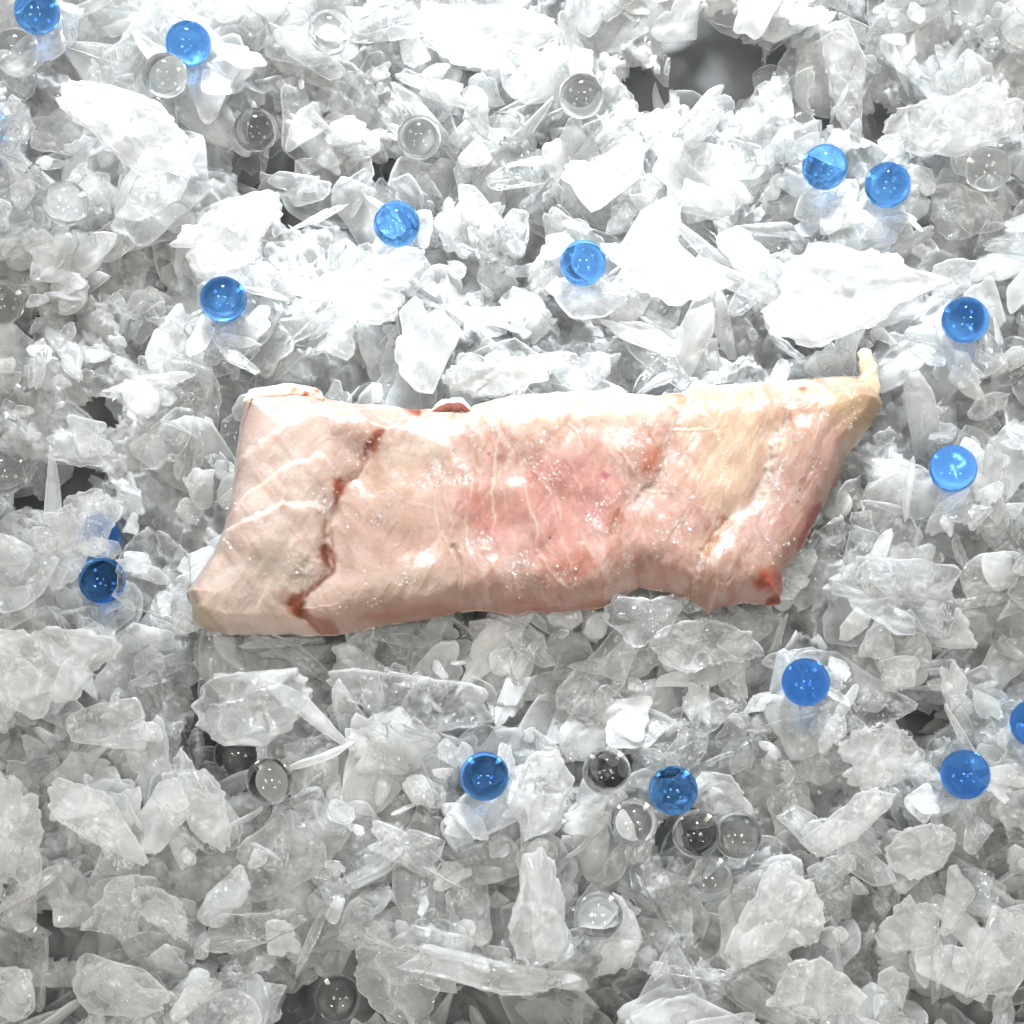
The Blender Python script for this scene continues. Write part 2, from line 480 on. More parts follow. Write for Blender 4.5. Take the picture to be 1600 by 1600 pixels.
WHITES = [  # fat and membrane, pale
    ([(1145, 805), (1175, 795), (1196, 780)], 11, .7), ([(1160, 815), (1130, 840), (1110, 880)], 9, .45), ([(1215, 690), (1205, 740), (1190, 785)], 10, .45),
    ([(1228, 600), (1262, 590), (1284, 600), (1282, 618)], 9, .8), ([(1240, 618), (1275, 622)], 7, .7), ([(1100, 595), (1180, 588), (1230, 584)], 7, .6),
    ([(388, 604), (440, 599), (495, 603)], 7, .9), ([(300, 880), (317, 850), (353, 831), (392, 817), (420, 806), (443, 793), (474, 794)], 7, .75),
    ([(335, 912), (355, 903), (381, 897)], 7, .6), ([(355, 806), (429, 743), (462, 731), (493, 723)], 3, .5), ([(417, 690), (468, 658), (485, 640), (541, 638), (620, 636)], 4, .5),
    ([(620, 700), (650, 690), (680, 705)], 18, .35), ([(640, 660), (670, 680), (700, 670)], 12, .45), ([(410, 640), (440, 655), (468, 640)], 14, .4),
    ([(585, 705), (575, 722), (560, 742)], 3, .6), ([(386, 790), (402, 800)], 10, .5),
]


def s2l(c):
    c = np.asarray(c, float) / 255.0
    return np.where(c <= 0.04045, c / 12.92, ((c + 0.055) / 1.055) ** 2.4)


FZ = 0.012      # height of the plane in which the outline was measured


def wander(P):
    """bends drawn lines so that no seam or crease runs straight"""
    return P + np.stack([vnoise(P, 44, 81, 4), vnoise(P, 44, 82, 4)], -1) * 20


def fillet_height(P):
    """top height (m over the fillet's base plane) for photo-plane points; OUT_POLY bounds it"""
    d = sdist(P, OUT_POLY)
    d = np.maximum(d, 0)
    jit = vnoise(P, 26, 5, 4, .6)
    x, y = P[:, 0], P[:, 1]
    H = 0.0175 - 0.004 * sstep(x, 1050, 1400) + 0.002 * np.exp(-((x - 860) / 200) ** 2)
    R = 66 + 14 * sstep(y, 800, 930)
    e = np.clip(d / R, 0, 1)
    z = H * np.sqrt(np.clip(1 - (1 - e) ** 2.0, 0, 1))
    soft = sstep(d, 0, 30)
    P0 = P; P = wander(P)
    f = np.zeros(len(P))
    dgr, _ = seg_dist(P, GROOVES[0][0])
    for k, (poly, h, w) in FLAPS.items():
        ds = sdist(P, poly) + jit * 14
        a = sstep(ds, -w * .5, w)
        if k == 'centre':
            a = a * sstep(x, 890, 1010)
        if k == 'right':
            a = a * (0.5 + 0.5 * sstep(ds, 0, 60) * 0 + 0.5 * (1 - sstep(ds, 10, 110)))
        if k in ('upper_left', 'mid_left', 'low_left'):
            a = a * (1 - .8 * np.exp(-(dgr / 55) ** 2))
        if k in ('mid', 'upper_left', 'mid_left', 'low_left'):
            a = a * (0.55 + 0.45 * (1 - sstep(ds, 5, 70)))
        f += h * a
    z = z + f * (0.35 + 0.65 * soft)
    for poly, w, dep in ((GROOVES[0][0], 26, .0022), (FLAPS['right'][0][2:10], 24, .0018), (FLAPS['centre'][0][0:10], 20, .0010),
                         ([(680, 700), (689, 824), (712, 884), (711, 939)], 18, .0010), ([(760, 640), (775, 720), (768, 860)], 16, .0006)):
        dd, t = seg_dist(P, poly)
        z -= dep * np.exp(-(dd / w) ** 2) * (0.3 + .7 * soft) * np.minimum(1, np.minimum(t, 1 - t) * 5 + .2)
    for poly, w, dep in GROOVES:
        dd, t = seg_dist(P, poly)
        z -= dep * np.exp(-(dd / w) ** 2) * np.minimum(1, np.minimum(t, 1 - t) * 8 + .3) * (0.3 + .7 * soft)
    for poly, w, s in SINEWS:
        dd, t = seg_dist(P, poly)
        z += 0.00018 * s * np.exp(-((dd + jit * 3) / (w * .9)) ** 2) * np.minimum(1, np.minimum(t, 1 - t) * 6 + .1)
        z -= 0.00008 * s * np.exp(-((dd - w * 2.4) / (w * 1.6)) ** 2)
    P = P0
    # muscle fibre bands, soft lumps, ragged surface
    fib = vnoise(np.stack([x * .86 + y * .5, (y * .86 - x * .5) * .22], -1), 16, 11, 3)
    z += soft * (0.0062 * vnoise(P, 130, 2, 2) + 0.0024 * vnoise(P, 62, 8, 2) + 0.0011 * vnoise(P, 38, 3, 2) + 0.0009 * fib + 0.00010 * vnoise(P, 7, 4, 2))
    return np.maximum(z, 0.0), d


def fillet_colour(P, zc):
    x, y = P[:, 0], P[:, 1]
    P0 = P
    n = vnoise(P, 70, 21, 4); n2 = vnoise(P, 18, 22, 4); n3 = vnoise(P, 40, 23, 3)
    base = np.array([[216., 180, 160]]) * np.ones((len(P), 1))
    def mixc(c, a):
        nonlocal base
        a = np.clip(a, 0, 1)[:, None]
        base = base * (1 - a) + np.asarray(c, float) * a
    mixc((252, 228, 212), .9 * (1 - sstep(x, 420, 620)) + n * .5)  # left end painted lighter to make up for weaker lamp light
    mixc((228, 184, 166), .6 * np.exp(-((x - 860) / 150) ** 2) * sstep(y, 640, 760) + n * .4)
    mixc((236, 206, 174), .6 * sstep(x, 1020, 1120) * (1 - sstep(y, 660, 820)) + n * .4)
    mixc((206, 140, 124), np.clip(n2 * 1.2 + n3 * .9, 0, .5) * sstep(x, 560, 720) * (1 - .6 * sstep(x, 1050, 1150) * (1 - sstep(y, 700, 800))))
    mixc((214, 156, 138), .35 * np.exp(-((x - 850) / 130) ** 2 - ((y - 790) / 75) ** 2))
    mixc((238, 220, 196), .6 * np.exp(-((x - 850) / 170) ** 2 - ((y - 625) / 30) ** 2))  # upper middle: cream, with its bright light painted in too
    mixc((226, 206, 180), .5 * np.exp(-((x - 640) / 60) ** 2 - ((y - 740) / 60) ** 2))
    mixc((232, 214, 192), .55 * np.exp(-((x - 640) / 80) ** 2 - ((y - 910) / 40) ** 2))
    n4 = vnoise(P, 30, 24, 3); n5 = vnoise(P, 22, 25, 3)
    mixc((236, 200, 192), np.clip(n4 * 1.7, 0, .55) * sstep(x, 520, 620))
    mixc((206, 160, 132), np.clip(n5 * 1.6, 0, .5) * sstep(x, 480, 600))
    mixc((204, 132, 112), np.clip(n4 * -1.6, 0, .5) * np.exp(-((x - 880) / 130) ** 2 - ((y - 760) / 95) ** 2))
    fa = x * .95 - y * .30 + 40 * n3; fb = (y * .95 + x * .30) * .22
    fib = vnoise(np.stack([fa, fb], -1), 9, 55, 3)
    mixc((240, 220, 204), np.clip(fib * 1.6, 0, .42) * sstep(x, 690, 760) * (1 - .6 * sstep(x, 1060, 1160)))
    fc = vnoise(np.stack([x * .8 - y * .6, (y * .8 + x * .6) * .14], -1), 10, 56, 3)
    mixc((192, 150, 134), np.clip(fc * 1.3, 0, .35) * (1 - sstep(x, 560, 700)))
    mixc((198, 128, 110), np.clip(fib * -1.4, 0, .38) * sstep(x, 700, 780))
    P = wander(P0)
    for poly, w, c, s in STAINS_AND_SHADING:
        poly = GROOVES[0][0] if poly is None else poly
        dd, t = seg_dist(P, poly)
        ta = np.minimum(1, np.minimum(t, 1 - t) * 3 + .45) if w < 14 else 1.0
        ww = w * .82 * ta
        a = 1.35 * s * np.exp(-np.maximum(0, (dd + n2 * w * 1.5 + n3 * w * .8) / ww / 1.12) ** 2) * (1 + n2 * .6)
        mixc(c, a)
    white = (243, 226, 210)
    for poly, w, s in WHITES:
        dd, t = seg_dist(P, poly)
        mixc(white, s * np.exp(-((dd + n2 * w) / w) ** 2))
    jit = vnoise(P, 26, 5, 4, .6)
    for k, (poly, h, w) in FLAPS.items():
        ds = sdist(P, poly) + jit * 14
        a = np.exp(-((ds - 2) / 2.3) ** 2) * np.clip(.35 + n3 * 2.4 + n2 * 1.5, 0, .8) * sstep(sdist(P0, OUT_POLY), 4, 16)
        if k == 'mid': a = a * sstep(x, 600, 640)
        if k == 'centre': a = a * sstep(x, 890, 1000)
        if k in ('upper_left', 'mid_left', 'low_left', 'lobe'): a = a * .6
        mixc(white, a)
    for poly, w, s in SINEWS:
        dd, t = seg_dist(P, poly)
        mixc(white, s * .8 * np.exp(-((dd + n2 * 4) / (w * .8)) ** 2) * np.minimum(1, np.minimum(t, 1 - t) * 6 + .1) * np.clip(.8 + n2 * 1.5 + n3 * 2, .1, 1.2))
    rs = np.random.default_rng(7)
    specks = [(859, 843, 2.6, 1.2), (1248, 768, 2, 1.5), (1245, 785, 1.3, 1.3), (1128, 864, 5, .9), (1384, 634, 2, 2), (993, 640, 3, .8)]
    for sx, sy, a_, b_ in specks:
        q = ((x - sx) * .8 - (y - sy) * .6) / a_, ((x - sx) * .6 + (y - sy) * .8) / b_
        mixc((60, 50, 48), .9 * np.exp(-(q[0] ** 2 + q[1] ** 2)))
    lin = s2l(base)
    lin = lin + .16 * (lin.mean(1, keepdims=True) - lin) * .5
    m = np.array([[.62, .42, .335]])
    lin = m + (lin - m) * 1.12
    return np.clip(lin * np.array([[.385, .392, .402]]), .01, .8)


def build_fillet():
    nu, nv = 560, 250
    te = resample(TOP_E, nu); be = resample(BOT_E, nu)
    le = resample(LEFT_E, nv); re = resample(RIGHT_E, nv)
    def warp(n):   # samples crowd at the rim
        t = np.linspace(0, 1, n)
        return t - 0.10 * np.sin(2 * math.pi * t) / 1.0 * 0.6
    U = warp(nu); V = warp(nv)
    def at(E, t):
        s = np.linspace(0, 1, len(E))
        return np.stack([np.interp(t, s, E[:, 0]), np.interp(t, s, E[:, 1])], -1)
    T, B, Lf, R = at(te, U), at(be, U), at(le, V), at(re, V)
    u = U[None, :, None]; v = V[:, None, None]
    S = (1 - v) * T[None] + v * B[None] + (1 - u) * Lf[:, None] + u * R[:, None]
    S = S - ((1 - u) * (1 - v) * T[0] + u * (1 - v) * T[-1] + (1 - u) * v * B[0] + u * v * B[-1])
    P = S.reshape(-1, 2)
    # ragged outline, strongest at the rim
    d0 = sdist(P, OUT_POLY)
    rim = np.exp(-np.maximum(d0, 0) / 14)
    P = P + np.stack([vnoise(P, 14, 31, 3), vnoise(P, 14, 32, 3)], -1) * 7 * rim[:, None]
    z, d = fillet_height(P)
    edge = np.zeros((nv, nu), bool); edge[0] = edge[-1] = True; edge[:, 0] = edge[:, -1] = True
    edge = edge.ravel()
    zbase = -0.002
    zz = np.where(edge, 0.0035, np.maximum(z, 0.0035))
    top = px2w(P[:, 0], P[:, 1], FZ); top[:, 2] = zbase + zz
    col = fillet_colour(P, z)
    wet = sstep(vnoise(P, 60, 41, 4), -.05, .16) * sstep(d, 8, 40) * (0.35 + .65 * sstep(P[:, 0], 560, 700) * (1 - .4 * sstep(P[:, 0], 1150, 1300)))
    wet = np.clip(wet, 0, 1)
    # underside: same grid, tucked in and flat
    nidx = np.arange(nv * nu).reshape(nv, nu)
    c = P.mean(0)
    Q = P + (c - P) * (0.03 * (1 - np.exp(-d / 20)))[:, None]
    bot = px2w(Q[:, 0], Q[:, 1], FZ); bot[:, 2] = zbase + 0.0035 - 0.006 * (1 - np.exp(-d / 16))
    inner = ~edge
    bid = np.full(nv * nu, -1); bid[edge] = np.arange(nv * nu)[edge]
    bid[inner] = nv * nu + np.arange(inner.sum())
    bidx = bid.reshape(nv, nu)
    f1 = np.stack([nidx[:-1, :-1], nidx[1:, :-1], nidx[1:, 1:], nidx[:-1, 1:]], -1).reshape(-1, 4)
    f2 = np.stack([bidx[:-1, :-1], bidx[:-1, 1:], bidx[1:, 1:], bidx[1:, :-1]], -1).reshape(-1, 4)
    V3 = np.concatenate([top, bot[inner]])
    base = px2w(830, 790, 0.0)
    root = bpy.data.objects.new("fish_fillet", None)
    root.location = base; root.empty_display_size = 0.02
    COL.objects.link(root)
    tag(root, "thick pale pink raw fish fillet with red bruises lying on the crushed ice", "fish fillet")
    V3 = V3 - base
    global SURF
    SURF = (P.reshape(nv, nu, 2), V3[:nv * nu].reshape(nv, nu, 3), wet.reshape(nv, nu))
    mesh_obj("flesh", V3, np.concatenate([f1, f2]), FLESH, root,
             attrs={"flesh": np.concatenate([col, col[inner]]), "wet": np.concatenate([wet, wet[inner] * 0])})
    return root, base


def tube(pts, radii, nseg=18, flat=1.0, seed=0, squash_dir=None):
    """closed tapering body along a 3-D line (n,3), radii (n,), cross-section squashed in z by FLAT"""
    pts = np.asarray(pts, float); radii = np.asarray(radii, float)
    n = len(pts); r = np.random.default_rng(seed)
    V = []
    for i in range(n):
        t = pts[min(i + 1, n - 1)] - pts[max(i - 1, 0)]; t /= np.linalg.norm(t)
        s = np.cross(t, [0, 0, 1]); s /= np.linalg.norm(s) + 1e-9
        up = np.cross(s, t)
        a = np.linspace(0, 2 * math.pi, nseg, endpoint=False)
        rr = radii[i] * (1 + 0.10 * np.sin(2 * a + i * .7 + seed) + 0.06 * np.sin(3 * a + i * 1.3))
        V.append(pts[i] + s * (np.cos(a) * rr)[:, None] + up * (np.sin(a) * rr * flat)[:, None])
    V = np.concatenate(V)
    idx = np.arange(n * nseg).reshape(n, nseg); nx = np.roll(idx, -1, 1)
    f = np.stack([idx[:-1], nx[:-1], nx[1:], idx[1:]], -1).reshape(-1, 4)
    c0, c1 = len(V), len(V) + 1
    V = np.concatenate([V, [pts[0]], [pts[-1]]])
    t0 = np.stack([np.full(nseg, c0), nx[0], idx[0]], -1); t1 = np.stack([np.full(nseg, c1), idx[-1], nx[-1]], -1)
    return V, [f, np.concatenate([t0, t1])]


FILLET, FBASE = build_fillet()


def fillet_parts():
    def path(pp, zs):
        pp = np.asarray(pp, float)
        n = 28
        t = np.linspace(0, 1, len(pp)); q = np.linspace(0, 1, n)
        x = np.interp(q, t, pp[:, 0]); y = np.interp(q, t, pp[:, 1]); z = np.interp(q, t, zs)
        k = np.array([1, 2, 3, 2, 1]) / 9.
        for a in (x, y, z):
            a[2:-2] = np.convolve(a, k, 'valid')
        p = px2w(x, y, FZ); p[:, 2] = z
        return p - FBASE, q
    # the yellow tip of tissue that sticks out at the upper right corner
    p, q = path([(1350, 625), (1362, 596), (1361, 574), (1356, 556), (1352, 540)], [.005, .0080, .0085, .0088, .0085])
    r = np.interp(q, [0, .12, .45, .75, .93, 1], [.0036, .0044, .0030, .0026, .0022, .0008])
    v, f = tube(p, r, 24, .5, 3)
    colr = .55 * s2l(np.array([[236., 216, 190]])) * np.ones((len(v), 1))
    o = mesh_obj("tissue_tip", v, f, FLESH, FILLET, attrs={"flesh": colr, "wet": np.zeros(len(v))})
    tag(o, "pointed yellow tip of tissue at the upper right corner")
    # dark skin that peeks out with a white rim
    p, q = path([(672, 640), (690, 631), (708, 627), (722, 629), (736, 640)], [.007, .0075, .0080, .0080, .007])
    r = np.interp(q, [0, .2, .7, 1], [.0006, .0022, .0024, .0006])
    v, f = tube(p, r, 18, .55, 9)
    ang = v[:, 1] - np.interp(v[:, 0], p[:, 0], p[:, 1])
    a = sstep(ang, .0004, .0010)[:, None]
    colr = s2l(np.array([[112., 66, 60]])) * (1 - a) + .75 * s2l(np.array([[242., 230, 220]])) * a
    o = mesh_obj("skin_edge", v, f, FLESH, FILLET, attrs={"flesh": colr, "wet": np.zeros(len(v))})
    tag(o, "dark brown skin edge with a white rim")
    # white skin strip along the upper left edge
    p, q = path([(376, 622), (400, 612), (430, 608), (462, 607), (488, 611), (504, 622)], [.007, .0090, .0100, .0100, .0095, .008])
    r = np.interp(q, [0, .15, .6, .9, 1], [.0006, .0019, .0022, .0018, .0006])
    v, f = tube(p, r, 18, .6, 5)
    g = vnoise(v[:, :2] * 4571, 7, 77, 2); g = sstep(g, .04, .12) * sstep(v[:, 0] * 4571, (445 - 830), (470 - 830))
    colr = .75 * s2l(np.array([[240., 214, 198]])) * (1 - g[:, None]) + s2l(np.array([[150., 84, 62]])) * g[:, None]
    o = mesh_obj("skin_strip", v, f, FLESH, FILLET, attrs={"flesh": colr, "wet": np.zeros(len(v))})
    tag(o, "white skin strip with brown specks")


fillet_parts()


def melt_grains():
    """tiny grains of ice and melt water that glitter on the wet flesh"""
    r = np.random.default_rng(5)
    P, S, W = SURF
    nv, nu = W.shape
    N = np.cross(np.gradient(S, axis=1), np.gradient(S, axis=0)); N /= np.linalg.norm(N, axis=2, keepdims=True) + 1e-12
    N *= np.sign(N[..., 2:3] + 1e-9)
    P2 = P.reshape(-1, 2)
    clump = (sstep(vnoise(P2, 34, 71, 3), -.02, .2)).reshape(nv, nu)
    streak = (sstep(vnoise(P2, 12, 72, 2), 0, .2)).reshape(nv, nu)
    w = (W * .6 + .4 * clump + .04) * (clump + .12) * (.3 + streak)
    w = w * np.clip(np.minimum(np.arange(nv), nv - 1 - np.arange(nv)) / 60. - .25, 0, 1)[:, None]; w[:, :24] = 0; w[:, -24:] = 0
    area = np.linalg.norm(np.gradient(S, axis=1), axis=2) * np.linalg.norm(np.gradient(S, axis=0), axis=2)
    p = (w * area).ravel(); p /= p.sum()
    n = 6000
    idx = r.choice(nv * nu, n, p=p)
    c = S.reshape(-1, 3)[idx] + r.normal(size=(n, 3)) * [.0002, .0002, 0]
    no = N.reshape(-1, 3)[idx]
    bv, bf = uv_sphere(1.0, 8, 5)
    rad = np.clip(r.lognormal(math.log(.00016), .45, n), .0001, .0006)
    st = 1 + .5 * r.random((n, 1, 1)) * np.array([1, 0, 0]) + .3 * r.random((n, 1, 1)) * np.array([0, 1, 0]) - np.array([0, 0, .35])
    V = (bv[None] * st) * rad[:, None, None] + (c + no * rad[:, None] * .3)[:, None]
    k = len(bv)
    F = [(f[None] + (np.arange(n) * k)[:, None, None]).reshape(-1, f.shape[1]) for f in bf]
    o = mesh_obj("melt_grains", V.reshape(-1, 3), F, GRAIN, FILLET, attrs={"cloud": np.repeat(r.uniform(.05, .5, n), k)})
    o["kind"] = "stuff"


melt_grains()


# ------------------------------------------------------------------ ice flakes
def flake_shape(r, kind, nseg, nring):
    """unit-ish flake: returns verts for length 1 (x half extent .5), quads/tris; plate, sliver, lump, curl"""
    th = np.linspace(0, 2 * math.pi, nseg, endpoint=False)
    if kind == 'sliver':
        asp = r.uniform(.16, .34); nside = r.integers(4, 7); jag = .07; T = r.uniform(.035, .06)
    elif kind == 'lump':
        asp = r.uniform(.55, .95); nside = r.integers(6, 10); jag = .07; T = r.uniform(.12, .2)
    elif kind == 'round':
        asp = r.uniform(.7, 1.0); nside = 0; jag = .05; T = r.uniform(.03, .05)
    else:
        asp = r.uniform(.45, .92); nside = r.integers(4, 8); jag = .085; T = r.uniform(.028, .062)
    if nside:
        ph = np.sort(r.uniform(0, 2 * math.pi, nside) * .35 + np.arange(nside) * 2 * math.pi / nside)
        dd = r.uniform(.32, .52, nside)
        c = np.cos(th[:, None] - ph[None])
        rad = np.min(np.where(c > .12, dd / np.maximum(c, .12), 9), axis=1)
        rad = np.minimum(rad, .62)
    else:
        rad = .48 * (1 + .05 * np.sin(2 * th + r.uniform(0, 6)) + .04 * np.sin(3 * th + r.uniform(0, 6)))
    # chipped, wavy rim: harmonics plus a few bites and teeth
    w = np.zeros(nseg)
    for k in range(3, 13):
        w += r.normal() * np.sin(k * th + r.uniform(0, 6.3)) / (k ** .95)
    mask = .35 + .65 * (np.sin(th + r.uniform(0, 6)) > r.uniform(-.6, .3))
    rad = rad * (1 + jag * w * mask)
    if kind in ('plate', 'sliver'):
        rad = rad * (1 + .22 * jag * mask * r.normal(size=nseg))
    for _ in range(r.integers(0, 4) if kind == 'plate' else 0):
        a = r.uniform(0, 6.28); dlt = np.abs((th - a + math.pi) % (2 * math.pi) - math.pi)
        rad = rad * (1 - r.uniform(.12, .35) * np.exp(-(dlt / r.uniform(.08, .22)) ** 2))
    rad = np.maximum(rad, .08)
    rho = np.sin(np.linspace(0, math.pi / 2, nring + 1)[1:]) ** .9
    R = rho[:, None] * rad[None]
    X = R * np.cos(th); Y = R * np.sin(th) * asp
    X0 = X.ravel(); Y0 = Y.ravel()
    rr = np.repeat(rho, nseg)
    P = np.stack([X0, Y0], -1)
    # thickness: wedge, rounded rim; relief: swells, terraces, fibre ridges
    wedge = 1 + r.uniform(.1, .7) * (X0 * math.cos(a0 := r.uniform(0, 6.28)) + Y0 * math.sin(a0)) / .5
    prof = np.sqrt(np.clip(1 - rr ** (5 if kind != 'lump' else 2.6), 0, 1))
    half = T * np.clip(wedge, .25, 2) * prof
    def relief(s):
        z = np.zeros(len(P))
        for k in range(5):
            f = r.uniform(4, 13) if kind != 'lump' else r.uniform(5, 20)
            a = r.uniform(0, 6.28)
            z += r.normal() * .012 * np.sin(f * (X0 * math.cos(a) + Y0 * math.sin(a)) + r.uniform(0, 6.28)) * (7 / f) ** .5
        for k in range(r.integers(1, 4)):
            a = r.uniform(0, 6.28); o = r.uniform(-.22, .22); b = r.uniform(-1.2, 1.2)
            q = X0 * math.cos(a) + Y0 * math.sin(a) - o + b * (X0 * math.sin(a) - Y0 * math.cos(a)) ** 2 + .02 * np.sin(18 * (X0 * math.sin(a) - Y0 * math.cos(a)) + 3 * k)
            z += r.choice([-1, 1]) * r.uniform(.012, .035) * (np.tanh(q / .014))
        if kind == 'sliver' or r.random() < .25:
            a = 0 if kind == 'sliver' else r.uniform(0, 6.28)
            z += .012 * np.abs(np.sin(r.uniform(14, 30) * (Y0 * math.cos(a) + X0 * math.sin(a) + .05 * np.sin(5 * X0))))
        if kind == 'lump':
            for k in range(14):
                c = r.uniform(-.4, .4, 2) * [1, asp]
                z += r.uniform(-.02, .05) * np.exp(-((X0 - c[0]) ** 2 + (Y0 - c[1]) ** 2) / r.uniform(.004, .02))
        return z
    fade = 1 - rr ** 4
    mid = (r.uniform(-.25, .25) * X0 ** 2 + r.uniform(-.35, .35) * Y0 ** 2 + r.uniform(-.3, .3) * X0 * Y0
           + 0.010 * np.sin(9 * X0 + r.uniform(0, 6)) + .008 * np.sin(11 * Y0 + r.uniform(0, 6)))
    sc = (T / .07) ** .5
    zt = mid + half + relief(1) * fade * sc * .55
    zb = mid - half + relief(-1) * fade * sc * .4
    zb = np.minimum(zb, zt - .01 * prof)
    rim = rr >= .999
    zr = mid
    zt = np.where(rim, zr, zt); zb = np.where(rim, zr, zb)
    top = np.stack([X0, Y0, zt], -1)
    nb = (nring - 1) * nseg
    bot = np.stack([X0[:nb], Y0[:nb], zb[:nb]], -1)
    V = np.concatenate([top, bot, [[0, 0, zt[:nseg].mean()]], [[0, 0, zb[:nseg].mean()]]])
    it = np.arange(nring * nseg).reshape(nring, nseg)
    ib = np.concatenate([(np.arange(nb) + nring * nseg).reshape(nring - 1, nseg), it[-1:]])
    def quads(i, flip):
        n = np.roll(i, -1, 1)
        q = np.stack([i[:-1], i[1:], n[1:], n[:-1]], -1).reshape(-1, 4)
        return q[:, ::-1] if flip else q
    F = np.concatenate([quads(it, False), quads(ib, True)])
    ct, cb = len(V) - 2, len(V) - 1
    n0 = np.roll(it[0], -1); m0 = np.roll(ib[0], -1)
    Tt = np.concatenate([np.stack([np.full(nseg, ct), it[0], n0], -1), np.stack([np.full(nseg, cb), m0, ib[0]], -1)])
    rw = np.exp(-((1 - rr) / .035) ** 1.2)
    rw = np.concatenate([rw, rw[:nb], [0, 0]])
    return V, F, Tt, rw


def rot(az, tilt, tdir, spin=0.0):
    """local x along azimuth AZ, then lean by TILT towards direction TDIR"""
    m = Matrix.Rotation(tilt, 3, Vector((-math.sin(tdir), math.cos(tdir), 0))) @ Matrix.Rotation(az, 3, 'Z')
    return np.array(m)


VOIDS = [(1125, 65, 72, 66, 34), (1010, 118, 34, 34, 28), (1285, 110, 34, 62, 24), (1390, 145, 40, 32, 22), (400, 215, 52, 85, 20), (640, 240, 85, 30, 18),
         (500, 300, 80, 26, 14), (215, 520, 30, 26, 22), (130, 625, 34, 22, 24), (40, 742, 95, 34, 24), (168, 890, 60, 84, 24), (265, 1000, 60, 24, 18),
         (332, 1150, 58, 88, 26), (300, 1060, 40, 34, 22), (1420, 1118, 95, 28, 24), (1540, 1345, 45, 55, 20), (530, 1568, 140, 58, 36), (90, 1465, 80, 40, 22),
         (830, 1588, 120, 40, 28), (330, 1480, 80, 36, 18), (985, 1572, 60, 40, 26), (1100, 1320, 70, 65, 12), (1560, 1585, 100, 36, 26), (60, 1585, 80, 30, 22),
         (8, 475, 25, 45, 18), (790, 505, 22, 20, 14), (235, 400, 25, 22, 16), (880, 195, 40, 24, 12), (1450, 300, 40, 40, 8), (1240, 60, 30, 40, 18), (700, 1590, 80, 25, 24),
         (948, 1200, 42, 36, 22), (1092, 1300, 46, 44, 24), (1155, 1300, 36, 40, 12), (1107, 1376, 40, 36, 12), (425, 1222, 36, 36, 20), (6, 738, 40, 40, 20)]


def void_core(px, py):
    m = 0.0
    for x, y, a, b, h in VOIDS:
        if h >= 14:
            e = 1.2 if h >= 20 else 1.05
            q = ((px - x) / (a * e)) ** 2 + ((py - y) / (b * e)) ** 2
            m = max(m, (.95 if h >= 20 else .85) * math.exp(-q ** 2))
    return m


def heap_top(P, voids=True):
    """height of the heap's surface (m) at photo-plane points"""
    z = 0.020 * vnoise(P, 330, 61, 2) + 0.012 * vnoise(P, 130, 62, 2)
    # the fillet presses a shallow bed
    din = sdist(P, OUT_POLY)
    z = z * (1 - sstep(din, -60, 10)) + 0.0 * din
    z -= 0.004 * sstep(P[:, 1], 1300, 1600)
    for x, y, a, b, h in (VOIDS if voids else []):
        q = ((P[:, 0] - x) / a) ** 2 + ((P[:, 1] - y) / b) ** 2
        z -= h * .001 * np.exp(-q ** 1.5)
    return z


print("protos")
PROTO = {'plate': [flake_shape(RNG, 'plate', 44, 8) for _ in range(34)],
         'sliver': [flake_shape(RNG, 'sliver', 36, 6) for _ in range(14)],
         'lump': [flake_shape(RNG, 'lump', 44, 9) for _ in range(10)],
         'round': [flake_shape(RNG, 'round', 44, 8) for _ in range(4)],
         'crumb': [flake_shape(RNG, 'plate', 18, 4) for _ in range(20)]}

FLAKES = []     # dicts: V (world), F, T, kind, cloud, size, c, hero


proto_cloud = {}


def put(kind, proto, c, size, M, cloud, hero=None, wet=False):
    V0, F, T, rw = proto
    V = (V0 * size) @ M.T + c
    if proto_cloud.get(id(V0)) is None:
        pr = np.random.default_rng(len(proto_cloud))
        kk = 500 + len(proto_cloud)
        q0 = V0[:, :2] + pr.random(2) * 50
        veins = np.exp(-(np.abs(vnoise(q0, .42, kk + 900, 2)) / .016) ** 2) + .6 * np.exp(-(np.abs(vnoise(q0, .2, kk + 1900, 1)) / .02) ** 2)
        proto_cloud[id(V0)] = (.42 * vnoise(q0, .26, kk, 3), .16 * np.minimum(veins, 1) * (len(V0) > 400) + .22 * rw)
    FLAKES.append(dict(cl=np.clip(cloud * (1 + 2.2 * proto_cloud[id(V0)][0]) + .35 * proto_cloud[id(V0)][0] + proto_cloud[id(V0)][1], .03, 1), V0=V0, V=V, F=F, T=T, kind=kind, cloud=cloud, size=size, c=np.asarray(c), M=M, hero=hero, wet=wet))
    return FLAKES[-1]


